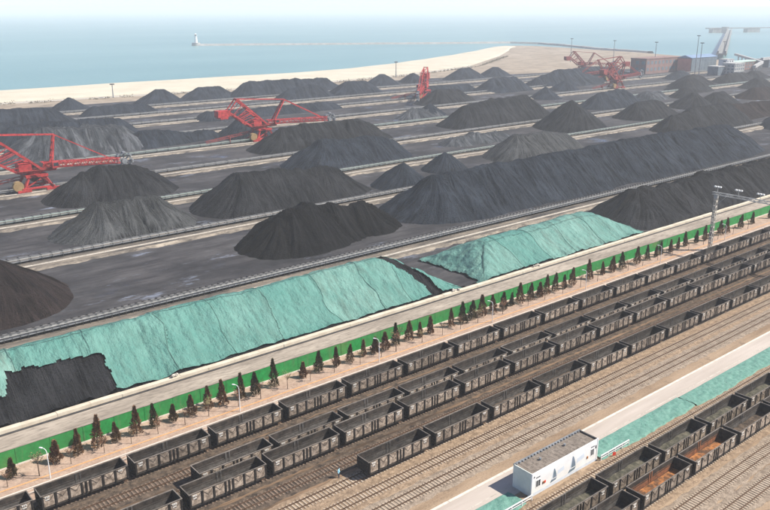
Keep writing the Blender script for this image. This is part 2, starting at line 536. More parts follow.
inner = [(-900, 640), (-300, 655), (167, 668), (243, 662), (330, 655), (437, 655), (583, 675), (745, 726), (940, 853), (1075, 955), (1140, 1010), (1190, 1040)]
outer = [(-900, 762), (-300, 775), (167, 786), (292, 798), (401, 799), (522, 794), (620, 813), (728, 853), (900, 932), (1050, 1011), (1150, 1070), (1200, 1085)]
def resample(pl, n):
    pl = [Vector(p) for p in pl]
    ds = [0]
    for a, b in zip(pl, pl[1:]):
        ds.append(ds[-1] + (b - a).length)
    out = []
    for i in range(n):
        t = ds[-1] * i / (n - 1)
        k = max(0, min(len(pl) - 2, next((j for j in range(len(ds) - 1) if ds[j + 1] >= t), len(pl) - 2)))
        u = (t - ds[k]) / max(1e-6, ds[k + 1] - ds[k])
        out.append(pl[k].lerp(pl[k + 1], min(1, max(0, u))))
    return out
def beach():
    n = 90
    a, b = resample(inner, n), resample(outer, n)
    prof = [(0, 0.06), (0.08, 0.9), (0.55, 0.8), (0.85, 0.2), (1.0, -1.9)]
    v, f = [], []
    for i in range(n):
        for t, z in prof:
            t2 = min(1.02, t * (1 + 0.012 * math.sin(i * 1.3)))
            p = a[i].lerp(b[i], t2)
            v.append((p.x, p.y, z))
    k = len(prof)
    for i in range(n - 1):
        for j in range(k - 1):
            f.append((i * k + j, (i + 1) * k + j, (i + 1) * k + j + 1, i * k + j + 1))
    me = bpy.data.meshes.new('beach')
    me.from_pydata(v, [], f)
    me.materials.append(M['sand'])
    struct(link('beach', me))
beach()

# coal yard floor, with an uneven edge towards the dunes
yp = [(-500, 137), (1080, 137), (1080, 440)] + [(1000, 520), (930, 560), (800, 575), (700, 600), (600, 618), (520, 628), (400, 622), (300, 612), (150, 620), (-200, 618), (-500, 600)]
sheet('coal_yard_ground', yp, 0.02, 'yard')
strip('rail_yard_ground', -120, 113.0, 0.012, 'rail_ground')
strip('stained_rail_ground', 87.2, 111.0, 0.024, 'rail_ground_dark')
strip('planted_path', 111.6, 123.2, 0.03, 'path')
strip('service_road', 123.9, 134.2, 0.03, 'road')
sheet('dune_track', [(p[0], p[1] - 10) for p in inner[:8]] + [(p[0], p[1] - 2) for p in reversed(inner[:8])], 0.05, 'concrete')

# ------------------------------------------------------------------ railway tracks
TR_X0, TR_X1 = -40.0, 330.0
def sleepers(y, x0, x1, mats, parent, single=None):
    me = MB().box(-0.13, 0.13, -1.26, 1.26, 0.06, 0.165).mesh('sleeper', mats)
    b = MB()
    n = int((x1 - x0) / 0.62)
    for i in range(n):
        x = x0 + i * 0.62
        dx = random.uniform(-.03, .03)
        if single and single[0] < x < single[1]:
            o = link('sleeper', me, parent)
            o.location = (x + dx, y, 0)
        else:
            b.box(x - .13 + dx, x + .13 + dx, y - 1.26, y + 1.26, 0.06, 0.165)
    struct(b.build('sleeper_run', mats, parent), 'stuff')

def track(y, label, ballast, sleeper, railmat, single=None, x0=TR_X0, x1=TR_X1):
    t = empty('railway_track', (0, 0, 0), label, 'track', 'railway tracks')
    n = 300
    v, f = [], []
    prof = [(-2.2, 0.028), (-1.6, 0.085), (1.6, 0.085), (2.2, 0.028)]
    for i in range(n + 1):
        x = x0 + (x1 - x0) * i / n
        for j, (dy, z) in enumerate(prof):
            v.append((x, y + dy + random.uniform(-.22, .22), z + random.uniform(-.015, .03)))
    for i in range(n):
        for j in range(3):
            f.append((i * 4 + j, (i + 1) * 4 + j, (i + 1) * 4 + j + 1, i * 4 + j + 1))
    me = bpy.data.meshes.new('ballast_bed')
    me.from_pydata(v, [], f)
    me.materials.append(M[ballast])
    link('ballast_bed', me, t)
    sleepers(y, x0, x1, sleeper, t, single)
    for s in (-1, 1):
        c = y + s * 0.7525
        b = MB()
        b.box(x0, x1, c - .07, c + .07, 0.16, 0.19)
        b.box(x0, x1, c - .016, c + .016, 0.19, 0.30)
        b.box(x0, x1, c - .036, c + .036, 0.30, 0.342)
        b.build('rail', railmat, t)
    return t
track(103.8, 'empty dirty track between the path-side train and the next two trains', 'ballast_dark', 'sleeper_dark', 'rail')
track(108.35, 'track under the train that stands beside the planted path', 'ballast_dark', 'sleeper_dark', 'rail')
track(99.15, 'track under the train hidden behind another train alongside it', 'ballast_dark', 'sleeper_dark', 'rail')
track(95.05, 'track under the front one of the two trains standing close together', 'ballast_dark', 'sleeper_dark', 'rail')
track(90.2, 'empty brown track left of the train that ends in mid-yard', 'ballast_dark', 'sleeper_dark', 'rail', (20, 90))
track(85.25, 'track under the train whose last wagon stands in the open', 'ballast', 'sleeper', 'rail', (20, 66))
track(81.0, 'empty track running next to the train that ends in mid-yard', 'ballast', 'sleeper', 'rail', (45, 150))
track(76.5, 'empty track along the kerb of the pale concrete platform', 'ballast_grey', 'sleeper', 'rail', (55, 150))
track(62.0, 'empty track in front of the white hut', 'ballast', 'sleeper', 'rail', (70, 150))
track(57.95, 'track under the train just in front of the white hut', 'ballast', 'sleeper', 'rail')
track(53.2, 'track under the train with rust orange wagon floors', 'ballast', 'sleeper', 'rail')
track(48.4, 'empty track beside the train with rust orange floors', 'ballast_grey', 'sleeper', 'rail', (80, 140))
track(43.9, 'empty track crossing the bottom right corner', 'ballast_grey', 'sleeper', 'rail', (85, 125))

# ------------------------------------------------------------------ wagons
BL, BW = 13.0, 3.02
Z0, Z1 = 1.08, 3.24
def panel_spans():
    w = []
    x = 0.16
    e = 1.90
    for i in range(3):
        w.append((x, x + e)); x += e
    d = 0.62
    for i in range(2):
        w.append((x, x + d)); x += d
    for i in range(3):
        w.append((x, x + e)); x += e
    k = (BL - 0.16) / x
    return [(a * k, b * k) for a, b in w]
SP = panel_spans()
def wagon_meshes():
    me = {}
    def side(sgn):
        b = MB()
        y = 0.06 if sgn < 0 else BW - 0.06
        b.box(0.02, BL - 0.02, min(y, y + sgn * -0.05), max(y, y + sgn * -0.05), Z0 + .02, Z1 - 0.10, 0)
        for i, (a, c) in enumerate(SP):              # raised house-shaped pressings
            m0, m1 = a + .20, c - .12
            zb, zs, zt = Z0 + .14, Z0 + 1.30, Z1 - .24
            if c - a < 1:
                pts = [(m0, zb), (m1, zb), (m1, zt), (m0, zt)]
            else:
                pts = [(m0, zb), (m1, zb), (m1, zt), (m0, zt)]
                for q0, q1 in (((m0 + .02, zt), ((m0 + m1) / 2, zs - .25)), ((m1 - .02, zt), ((m0 + m1) / 2, zs - .25))):
                    b.bar((q0[0], y + sgn * .07, q0[1]), (q1[0], y + sgn * .065, q1[1]), .035, .06, 0)
            mid = ((m0 + m1) / 2, (zb + zt) / 2)
            y0, y1 = y, y + sgn * 0.055
            lo = [(px, y0, pz) for px, pz in pts]
            hi = [(mid[0] + (px - mid[0]) * .93, y1, mid[1] + (pz - mid[1]) * .93) for px, pz in pts]
            b.quad_prism(lo, hi, 1)
        yi = y - sgn * 0.05                            # inside face details: door posts, mid band
        for i in (3, 4):
            xx = SP[i][0]
            b.box(xx + .05, xx + .30, min(yi, yi - sgn * .06), max(yi, yi - sgn * .06), Z0 + .1, Z1 - .12, 2)
        yi2 = yi - sgn * 0.012
        b.box(0.3, SP[3][0] - .2, min(yi, yi2), max(yi, yi2), Z0 + 1.15, Z0 + 1.24, 2)
        b.box(SP[4][1] + .2, BL - .3, min(yi, yi2), max(yi, yi2), Z0 + 1.15, Z0 + 1.24, 2)
        b.box(0.04, BL - .04, min(yi, yi2) + 0, max(yi, yi2), Z0 + .14, Z0 + .95, 2)
        if sgn > 0:
            for a, c in SP[1:]:
                b.box(a - .08, a + .08, BW - .06, BW + .06, Z0, Z1 - .1, 0)
        return b
    b = side(-1)
    me['wall_front'] = b.mesh('side_wall', ['steel_wall', 'wagon_panel', 'wagon_inside'])
    me['wall_back'] = side(1).mesh('side_wall', ['steel_wall', 'wagon_panel', 'wagon_inside'])
    me['wall_front_rust'] = side(-1).mesh('side_wall', ['steel_wall', 'wagon_panel', 'rust_wall'])
    me['wall_back_rust'] = side(1).mesh('side_wall', ['steel_wall', 'wagon_panel', 'rust_wall'])
    me['rib'] = MB().box(-.085, .085, -0.09, 0.055, Z0 - .08, Z1 - .11).mesh('rib', 'wagon_rib')
    def end(x, s):
        b = MB()
        b.box(min(x, x + s * .06), max(x, x + s * .06), 0.115, BW - 0.115, Z0 + .02, Z1 - .10)
        for zz in (Z0 + .5, Z0 + 1.05, Z0 + 1.6):
            b.box(min(x, x - s * .09), max(x, x - s * .09), 0.12, BW - .12, zz - .07, zz + .07)
        for yy in (.6, BW / 2, BW - .6):
            b.box(min(x - s * .001, x - s * .06), max(x - s * .001, x - s * .06), yy - .06, yy + .06, Z0 + .03, Z1 - .12)
        return b
    me['end_l'] = end(0.10, 1).mesh('end_wall', 'steel_wall')  # end walls coloured darker than the inner sides, as painted shade
    me['end_r'] = end(BL - 0.10, -1).mesh('end_wall', 'steel_wall')
    b = MB()
    b.box(0, BL, -.03, .12, Z1 - .10, Z1)
    b.box(0, BL, BW - .12, BW + .03, Z1 - .10, Z1)
    b.box(0.0, .14, .12, BW - .12, Z1 - .10, Z1 - .002)
    b.box(BL - .14, BL, .12, BW - .12, Z1 - .10, Z1 - .002)
    me['top_rail'] = b.mesh('top_rail', 'wagon_rail')
    def floor(seed, lump, mat):
        # load bed: plank floor with leftover dust banked against the walls
        nx, ny = 26, 7
        xs, ys = np.linspace(.17, BL - .17, nx), np.linspace(.20, BW - .20, ny)
        X, Y = np.meshgrid(xs, ys, indexing='ij')
        Z = Z0 + .07 + lump * n2(X * .7, Y * .9, seed) + lump * .6 * n2(X * 2.1, Y * 2.3, seed + 3)
        v = [(float(X[i, j]), float(Y[i, j]), float(Z[i, j])) for i in range(nx) for j in range(ny)]
        f = [(i * ny + j, (i + 1) * ny + j, (i + 1) * ny + j + 1, i * ny + j + 1) for i in range(nx - 1) for j in range(ny - 1)]
        m = bpy.data.meshes.new('load_floor')
        m.from_pydata(v, [], f)
        m.materials.append(M[mat])
        return m
    me['floor'] = floor(1, .10, 'wagon_floor')
    me['floor_dust'] = floor(5, .22, 'ballast_dark')
    me['floor_rust'] = floor(2, .16, 'rust')
    me['floor_debris'] = floor(3, .42, 'debris')
    b = MB()
    b.box(0.05, BL - .05, 0.0, BW, Z0 - .12, Z0)
    b.box(0.3, BL - .3, BW / 2 - .3, BW / 2 + .3, .72, Z0 - .12)
    b.box(-.40, 0.05, BW / 2 - .14, BW / 2 + .14, .82, 1.04)
    b.box(BL - .05, BL + .40, BW / 2 - .14, BW / 2 + .14, .82, 1.04)
    b.box(5.2, 6.3, .35, .95, .55, .95)
    b.tube((7.0, .7, .75), (8.0, .7, .75), .22)
    me['underframe'] = b.mesh('underframe', 'bogie')
    b = MB()
    for s in (-1, 1):
        b.box(-1.15, 1.15, s * 1.0 - .09, s * 1.0 + .09, .58, .82)
        b.box(-.35, .35, s * 1.0 - .11, s * 1.0 + .11, .42, .60)
    b.box(-.25, .25, -1.0, 1.0, .55, .80)
    for x in (-.9, .9):
        b.tube((x, -.9, .76), (x, .9, .76), .08)
    me['bogie'] = b.mesh('bogie', 'bogie')
    me['wheel'] = MB().tube((0, -.065, 0), (0, .065, 0), .42, n=14).mesh('wheel', 'rail')
    def marks(seed):
        r = random.Random(seed)
        b = MB()
        y0, y1 = -0.066, -0.004
        for pi in (0, 7):
            a, c = SP[pi]
            x0 = a + .42 + r.random() * .1
            zt = Z1 - .55
            for k in range(3):                        # worn white stencil dashes
                wdt = .16
                b.box(x0 + k * .24, x0 + k * .24 + wdt, y0, y1, zt, zt + .26)
            if pi == 0 or r.random() < .5:
                b.box(x0 + .05, x0 + .62, y0, y1, zt - .35, zt - .24)
        return b.mesh('stencil_marks', 'white_mark')
    me['marks'] = [marks(i) for i in range(4)]
    return me
WM = wagon_meshes()

def make_wagon(floor='floor', rust=False, marks=0):
    w = bpy.data.objects.new('gondola_wagon', None)
    col.objects.link(w)
    f = link('side_wall', WM['wall_front_rust' if rust else 'wall_front'], w)
    link('side_wall', WM['wall_back_rust' if rust else 'wall_back'], w)
    for i, (a, c) in enumerate(SP + [(SP[-1][1], 0)]):
        r = link('rib', WM['rib'], f)
        r.location.x = a + (0.04 if i == 0 else (-0.02 if i == len(SP) else 0))
    link('stencil_marks', WM['marks'][marks], f)
    link('end_wall', WM['end_l'], w)
    link('end_wall', WM['end_r'], w)
    link('top_rail', WM['top_rail'], w)
    link('load_floor', WM[floor], w)
    link('underframe', WM['underframe'], w)
    for x in (2.1, BL - 2.1):
        b = link('bogie', WM['bogie'], w, (x, BW / 2, 0))
        for dx in (-.9, .9):
            for s in (-1, 1):
                link('wheel', WM['wheel'], b, (dx, s * .7525, .76))
    return w

protos = {('floor', False): None, ('floor_rust', True): None, ('floor_debris', False): None}
PITCH_W = 13.976
def train(y, xfirst, n, phrase, kinds, group, cat='wagon'):
    for k in range(n):
        fl = kinds(k)
        ru = fl == 'floor_rust'
        if protos.get((fl, ru, k % 4)) is None:
            w = make_wagon(fl, ru, k % 4)
            protos[(fl, ru, k % 4)] = w
        else:
            w = copy_tree(protos[(fl, ru, k % 4)])
        w.location = (xfirst + k * PITCH_W, y, 0)
        what = {'floor': 'empty brown-black gondola wagon', 'floor_dust': 'empty brown-black gondola wagon', 'floor_rust': 'gondola wagon with rust orange floor',
                'floor_debris': 'gondola wagon with grey-green debris'}[fl]
        tag(w, f'{what}, {ordinal(k + 1)} from left, {phrase}', cat, group)
train(106.8, 38.56 - 2 * PITCH_W, 18, 'the train along the planted path', lambda k: ('floor', 'floor_dust', 'floor', 'floor', 'floor_dust')[(k * 3 + 32) % 5], 'wagons beside the planted path')
train(97.62, 44.85, 14, 'the half-hidden train of the close pair', lambda k: ('floor', 'floor_dust', 'floor', 'floor', 'floor_dust')[(k * 3 + 39) % 5], 'wagons of the half-hidden train')
train(93.52, 41.1 - PITCH_W, 15, 'the front train of the close pair', lambda k: ('floor', 'floor_dust', 'floor', 'floor', 'floor_dust')[(k * 3 + 33) % 5], 'wagons of the front train of the pair')
train(83.72, 66.35, 11, 'the train ending by the worker', lambda k: ('floor', 'floor_dust', 'floor', 'floor', 'floor_dust')[(k * 3 + 30) % 5], 'wagons of the train that ends in mid-yard')
train(56.42, 90.45 - PITCH_W, 6, 'the train nearest the white hut', lambda k: 'floor_debris', 'wagons of the train before the white hut')
train(51.68, 91.3 - PITCH_W, 5, 'the bottom right train', lambda k: 'floor' if k == 0 else ('floor_rust' if k < 3 else 'floor_dust'), 'wagons of the bottom right train')

# ------------------------------------------------------------------ platform, netting, hut
def platform():
    b = MB().box(-60, 330, 66.7, 71.6, 0.0, 0.10)
    o = struct(b.build('platform', 'platform'))
    k = MB()
    for i in range(65):
        x = -60 + i * 6
        k.box(x + .02, x + 5.98, 71.61, 72.05, 0.0, 0.16)
    k.build('kerb', 'kerb', o)
    j = MB()
    j.box(-60, 330, 68.55, 68.72, 0.10, 0.115)
    j.build('drain_strip', 'concrete', o)
platform()

def netting(x0, x1, y0, y1, label, seed):
    nx, ny = int((x1 - x0) / .45), 16
    u = np.linspace(x0, x1, nx)
    v = np.linspace(0, 1, ny)
    X, V = np.meshgrid(u, v, indexing='ij')
    e0 = y0 + .5 * (n1(X * .25, seed) - .5) + .3 * (n1(X * 1.1, seed + 1) - .5)
    Y = e0 + (y1 - e0) * V
    Z = .12 + .22 * n2(X * .5, Y * .6, seed) + .16 * n2(X * 1.5, Y * 1.7, seed + 2) * np.sin(np.pi * V)
    Z = np.where((V < .01) | (V > .99), .03, Z)
    vv = list(zip(X.ravel().tolist(), Y.ravel().tolist(), Z.ravel().tolist()))
    f = [(i * ny + j, (i + 1) * ny + j, (i + 1) * ny + j + 1, i * ny + j + 1) for i in range(nx - 1) for j in range(ny - 1)]
    me = bpy.data.meshes.new('ground_netting')
    me.from_pydata(vv, [], f)
    me.materials.append(M['net'])
    tag(link('ground_netting', me), label, 'netting', 'teal netting beside the platform')
netting(99.2, 127.8, 64.0, 68.2, 'strip of teal netting on the ground right next to the white hut', 1)
netting(128.1, 300, 63.6, 68.0, 'far strip of teal netting running on to the right edge', 2)
netting(40, 80.6, 64.0, 68.0, 'teal netting on the ground before the shaded hut end', 3)

def hut():
    x0, x1, y0, y1, h = 82.3, 98.5, 64.75, 68.45, 3.95
    t = empty('hut', (x0, y0, 0), 'long white trackside hut with brown flat roof and painted sailing boats', 'hut')
    w, d = x1 - x0, y1 - y0
    b = MB().box(.14, w - .14, .14, d - .14, 0, h - .3)
    b.build('inner_block', 'white', t)
    f = MB().box(0.14, w - .14, 0, .139, .55, h)
    fo = f.build('front_wall', 'white', t)
    MB().box(0.14, w - .14, -.004, .139, 0, .55).build('plinth', 'sail_pale', fo)
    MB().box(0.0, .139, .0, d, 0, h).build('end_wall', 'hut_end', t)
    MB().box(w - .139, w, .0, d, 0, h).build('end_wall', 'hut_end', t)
    MB().box(.14, w - .14, d - .139, d, 0, h).build('back_wall', 'white', t)
    roof = MB().box(.145, w - .145, .145, d - .145, h - .3, h - .12)
    ro = roof.build('roof', 'roof_brown', t)
    rp = MB().box(-.02, .38, -.02, d * .1, h - .119, h - .119)
    me = MB().box(-.09, .09, .16, d - .16, h - .119, h - .104).mesh('roof_seam', 'roof_brown')
    for i in range(17):
        o = link('roof_seam', me, ro)
        o.location.x = .9 + i * (w - 1.8) / 16
    for px, py in ((4.2, 2.0), (10.4, 2.2)):
        c = MB()
        c.box(-.12, .12, -.12, .12, h - .12, h + .18)
        c.box(-.18, .18, -.18, .18, h + .18, h + .24)
        o = c.build('roof_vent', 'grey_steel', ro)
        o.location = (px, py, 0)
    cap = MB()
    cap.box(-.03, w + .03, d - .17, d + .03, h + .002, h + .12)
    for i in range(22):
        cap.box(.3 + i * .72, .62 + i * .72, d - .40, d - .175, h - .12, h + .10)
    cap.build('parapet', 'grey_steel', ro)
    MB().box(w - .40, w - .141, .16, d - .18, h - .12, h + .10).build('parapet', 'dark_steel', ro)
    for x in (-.05, w - .17):
        MB().box(x, x + .22, -.045, .17, 0, h + .05).build('corner_post', 'white', t)
    def win(x, z, ww, hh):
        o = MB().box(x, x + ww, -.012, -.003, z, z + hh).build('window', 'glass', fo)
        fr = MB()
        fr.box(x - .07, x, -.04, -.003, z - .07, z + hh + .07)
        fr.box(x + ww, x + ww + .07, -.04, -.003, z - .07, z + hh + .07)
        fr.box(x, x + ww, -.04, -.003, z - .07, z)
        fr.box(x, x + ww, -.04, -.003, z + hh, z + hh + .07)
        fr.box(x + ww / 2 - .03, x + ww / 2 + .03, -.035, -.013, z, z + hh)
        fr.build('window_frame', 'white', fo)
    win(1.0, 1.35, .95, 1.1)
    win(w - 1.75, 1.45, .75, 1.1)
    for cx in (1.0, w - 1.75):                      # dark marks above the windows
        for k in range(3):
            MB().box(cx + k * .32, cx + k * .32 + .22, -.02, -.002, 2.85, 3.05).build('sign_mark', 'dark_steel', fo)
    for k, (cx, c) in enumerate(((2.55, 'rust'), (2.95, 'red_sign'), (w - 2.75, 'rust'))):
        MB().box(cx, cx + .26, -.10, -.002, 1.35, 1.75).build('alarm_box', c, fo)
    def sail(cx, s):
        # mural: a sailing boat, flat paint on the wall
        for pts, m, yy in (([(0, 0), (.95, 0), (.85, .55), (.45, 1.55), (.18, 1.75)], 'sail_dark', -.010),
                           ([(-.35, -.05), (-.02, 0), (.13, 1.55)], 'sail_pale', -.009),
                           ([(-.7, -.62), (.75, -.5), (1.05, -.12), (-.35, -.16)], 'sail_dark', -.011),
                           ([(1.1, .25), (2.9, .55), (2.7, 1.25), (1.25, .95)], 'sail_pale', -.008)):
            b = MB().quad_prism([(cx + x * s, -.002, 1.25 + z * s) for x, z in pts], [(cx + x * s, yy, 1.25 + z * s) for x, z in pts])
            b.build('boat_mural', m, fo)
    sail(5.0, .95)
    sail(9.5, 1.15)
    MB().box(w - .55, w - .45, -.09, -.002, 2.4, 2.95).build('wall_lamp', 'dark_steel', fo)
    MB().box(.45, .55, -.09, -.002, 3.2, 3.4).build('wall_lamp', 'dark_steel', fo)
hut()

def barrier(x0, x1, y, label, n):
    t = empty('barrier_rail', (x0, y, 0), label, 'barrier', 'white barriers beside the hut')
    L = x1 - x0
    MB().box(0, L, -.06, .06, .86, 1.02).build('top_rail', 'white', t)
    MB().box(0, L, -.03, .03, .45, .55).build('lower_rail', 'white', t)
    me = MB().box(-.06, .06, -.061, .061, 0, .86).mesh('post', 'white')
    for i in range(n):
        link('post', me, t).location.x = .06 + (L - .12) * i / (n - 1)
    return t
barrier(98.8, 106.6, 64.15, 'white barrier rail to the right of the hut, by the red board', 5)
barrier(66.0, 81.9, 64.2, 'white barrier rail leading to the hut from the left', 8)
s = empty('warning_board', (101.6, 63.55, 0), 'small red warning board on the ground beside the hut', 'sign')
b = MB()
b.quad_prism([(-.35, -.02, .25), (.35, -.02, .25), (.35, -.02, .95), (-.35, -.02, .95)], [(-.35, .03, .25), (.35, .03, .25), (.35, .03, .95), (-.35, .03, .95)])
b.build('board', 'red_sign', s)
b = MB()
b.bar((-.25, 0.06, 0), (-.25, .06, .9), .05)
b.bar((.25, 0.06, 0), (.25, .06, .9), .05)
b.build('leg', 'grey_steel', s)
s.scale = (.85, .85, .85)
s.rotation_euler.z = R(-20)

# ------------------------------------------------------------------ green wall, path, cream wall
def green_wall():
    t = empty('green_wall', (0, 0, 0), 'long bright green boundary wall behind the row of conifers', 'wall')
    for i in range(66):
        x = -12 + i * 5.4
        h = 3.0 + random.uniform(-.09, .09)
        MB().box(x + .012, x + 5.388, 123.3, 123.52, .28, h).build('wall_panel', 'green', t)
    pm = MB().box(-.08, .08, 123.255, 123.30, .28, 3.02).mesh('wall_post', 'green')
    for i in range(66):
        link('wall_post', pm, t, (-12 + i * 5.4, 0, 0))
    b = MB()
    for i in range(66):
        x = -12 + i * 5.4
        b.box(x + .01, x + 5.39, 123.22, 123.6, 0, .279)
    b.build('base_course', 'kerb', t)
    b = MB()
    for i in range(33):
        x = -12 + i * 10.8
        b.box(x + .01, x + 10.79, 123.26, 123.56, 3.10, 3.17)
    b.build('coping', 'road', t)
green_wall()

def cream_wall():
    t = empty('retaining_wall', (0, 0, 0), 'low cream concrete wall along the foot of the tarped piles', 'wall')
    for i in range(62):
        x = -12 + i * 6
        dz = random.uniform(-.05, .05)
        MB().box(x + .02, x + 5.98, 135.1 + random.uniform(-.05, .05), 136.3, 0, .62 + dz).build('wall_block', 'cream', t)
    b = MB()
    b.box(-20, 380, 134.3, 134.95, .034, .08)
    b.build('drain_channel', 'dark_steel', t)
cream_wall()

def road_bits():
    # things lying about on top of the cream wall
    for i, (x, l) in enumerate(((58.5, 'small heap of pale rubble on the cream wall below the long tarp'),
                                (136.5, 'small heap of pale rubble on the cream wall between the tarped piles'),
                                (168.0, 'small heap of pale rubble on the cream wall below the short tarped pile'))):
        bm = bmesh.new()
        r = random.Random(i)
        for k in range(9):
            s = r.uniform(.15, .35)
            mt = Matrix.Translation((r.uniform(-1.2, 1.2), r.uniform(-.3, .3), s * .6 + r.uniform(0, .3))) @ Matrix.Rotation(r.random() * 6, 4, 'Z') @ Matrix.Diagonal((s * 1.4, s, s, 1))
            bmesh.ops.create_icosphere(bm, subdivisions=1, radius=1, matrix=mt)
        me = bpy.data.meshes.new('rubble_heap')
        bm.to_mesh(me)
        bm.free()
        me.materials.append(M['concrete'])
        tag(link('rubble_heap', me, None, (x, 135.7, .62)), l, 'rubble', 'rubble on the cream wall')
road_bits()

strip('edging', 116.9, 117.25, 0.06, 'orange_edge', -12, 340)
strip('kerb_line', 115.2, 115.5, 0.07, 'kerb', -12, 340)
def path_fence():
    t = empty('path_fence', (0, 0, 0), 'low pale rail fence between the planted path and the train', 'fence')
    x0, x1, y = 8, 320, 113.3
    for z in (.45, .95):
        MB().box(x0, x1, y - .04, y + .04, z, z + .09).build('fence_rail', 'kerb', t)
    me = MB().box(-.06, .06, -.06, .06, 0, 1.1).mesh('fence_post', 'kerb')
    n = 105
    for i in range(n):
        link('fence_post', me, t, (x0 + (x1 - x0) * i / (n - 1), y, 0))
path_fence()

# conifers: cone crowns made of many small sprays
def cypress_crown(seed, h, r):
    g = random.Random(seed)
    v, f = [], []
    n = 1500
    lean = g.uniform(-.05, .05)
    for i in range(n):
        t = g.random() ** 0.8
        z = .12 + t * (h - .12)
        rr = r * 1.12 * min(1, .72 + t * 2.2) * (1 - t) ** 0.9 * (0.82 + .3 * math.sin(t * 19 + seed) * .5 + .18 * g.random()) + .05
        rr *= g.uniform(.55, 1.05)
        a = g.random() * 6.2832
        rr *= 1 + .22 * math.sin(a * 3 + t * 9 + seed)
        c = Vector((math.cos(a) * rr + lean * z, math.sin(a) * rr, z))
        out = Vector((math.cos(a), math.sin(a), g.uniform(.4, 1.8))).normalized()
        sd_ = out.cross(Vector((g.uniform(-1, 1), g.uniform(-1, 1), g.uniform(-1, 1)))).normalized()
        L, W = g.uniform(.16, .34), g.uniform(.05, .12)
        k = len(v)
        v += [tuple(c - sd_ * W), tuple(c + out * L * .5 + sd_ * W * .6), tuple(c + out * L), tuple(c - out * .1 + sd_ * W)]
        f += [(k, k + 1, k + 2), (k, k + 3, k + 1)]
    me = bpy.data.meshes.new('crown')
    me.from_pydata(v, [], f)
    me.materials.append(M['cypress'])
    return me
CY = [cypress_crown(i, h, r) for i, (h, r) in enumerate(((5.4, .95), (4.9, .85), (4.3, .98), (3.5, .85), (5.2, 1.1), (4.5, .7), (3.9, .62), (4.8, 1.05)))]
CT = MB().tube((0, 0, -.1), (0, 0, 1.6), .13, .08, 7).mesh('trunk', 'bark')
cyx = [24.1, 30.8, 34.4, 37.7, 40.9, 44.5, 47.9, 51.3, 54.9, 58.2, 61.1, 64.9, 67.9, 72.3, 78.8, 82.7, 87.0, 90.2, 94.3, 97.0, 100.0, 103.4, 107.1, 110.2,
       113.4, 119.8, 123.4, 126.7, 130.1, 133.8, 137.1, 140.7, 143.8, 147.2, 150.9, 153.8, 157.2, 160.7, 164.2, 172.0, 178.1, 182.0, 186.5, 193.8, 199.1, 203.8,
       206.9, 211.1, 216.1, 220.5, 226.4, 230.9, 235.0, 240.9, 245.2, 254.1, 262.3, 274.4]
size = {0: 3, 1: 3, 2: 1, 3: 0, 4: 2, 5: 0, 6: 1, 7: 3, 8: 2, 9: 4, 10: 1, 11: 1, 12: 2, 13: 0, 14: 3}
for i, x in enumerate(cyx):
    k = size.get(i, random.choice((0, 1, 2, 4, 5, 6, 7, 3)))
    t = empty('conifer', (x, 120.2 + random.uniform(-.35, .35), 0.03), f'brown cone-shaped conifer, {ordinal(i + 1)} from the left in front of the green wall', 'tree', 'conifers along the green wall', random.random() * 6)
    c = link('crown', CY[k], t)
    link('trunk', CT, t)
    sca = random.uniform(.82, 1.12)
    t.scale = (sca * random.uniform(.9, 1.15), sca, sca)
    t.rotation_euler.x = R(random.uniform(-4, 4))

def sapling_mesh(seed):
    g = random.Random(seed)
    tr, cr = MB(), MB()
    h = g.uniform(1.9, 2.4)
    tr.tube((0, 0, -.1), (0, 0, h), .07, .045, 6)
    for i in range(9):
        a = g.random() * 6.28
        z = h * g.uniform(.7, 1)
        L = g.uniform(.7, 1.3)
        e = Vector((math.cos(a) * L * .7, math.sin(a) * L * .7, z + L * .9))
        tr.bar((0, 0, z), e, .035)
        for k in range(16):
            p = Vector((0, 0, z)).lerp(e, g.uniform(.35, 1.1)) + Vector((g.uniform(-.3, .3), g.uniform(-.3, .3), g.uniform(-.2, .35)))
            d = Vector((g.uniform(-1, 1), g.uniform(-1, 1), g.uniform(-.3, 1))).normalized() * g.uniform(.10, .22)
            s_ = d.cross(Vector((0.3, .8, .5))).normalized() * .05
            o = len(cr.v)
            cr.v += [tuple(p - s_), tuple(p + s_), tuple(p + d)]
            cr.f.append((o, o + 1, o + 2))
            cr.mi.append(0)
    return tr.mesh('trunk', 'bark'), cr
SA = []
for i in range(5):
    tm, cb = sapling_mesh(50 + i)
    SA.append((tm, cb.mesh('crown', 'sapling_leaf'), cb.mesh('crown', 'sapling_red')))
sx = [22.8, 27.5, 32.5, 37.9, 42.5, 47.3, 52.3, 57.0, 62.9, 67.7, 73.7, 79.1, 84.9, 91.3, 97.0, 101.1, 108.6, 114.9, 120.5, 126.2, 134.8, 143.9, 150.5, 157.5, 165.0, 172.4, 186.3,
      193.5, 201.3, 209.0, 217.7, 226.5, 235.5, 245.0, 255.0]
for i, x in enumerate(sx):
    t = empty('sapling', (x, 117.9 + random.uniform(-.15, .15), 0.03), f'thin bare young tree, {ordinal(i + 1)} from the left along the path edge', 'tree', 'young trees along the path', random.random() * 6)
    k = i % 5
    link('trunk', SA[k][0], t)
    link('crown', SA[k][1 if i % 3 == 1 else 2], t)
    sca = random.uniform(.85, 1.15) * (1.35 if i in (1, 15) else 1)
    t.scale = (sca, sca, sca)

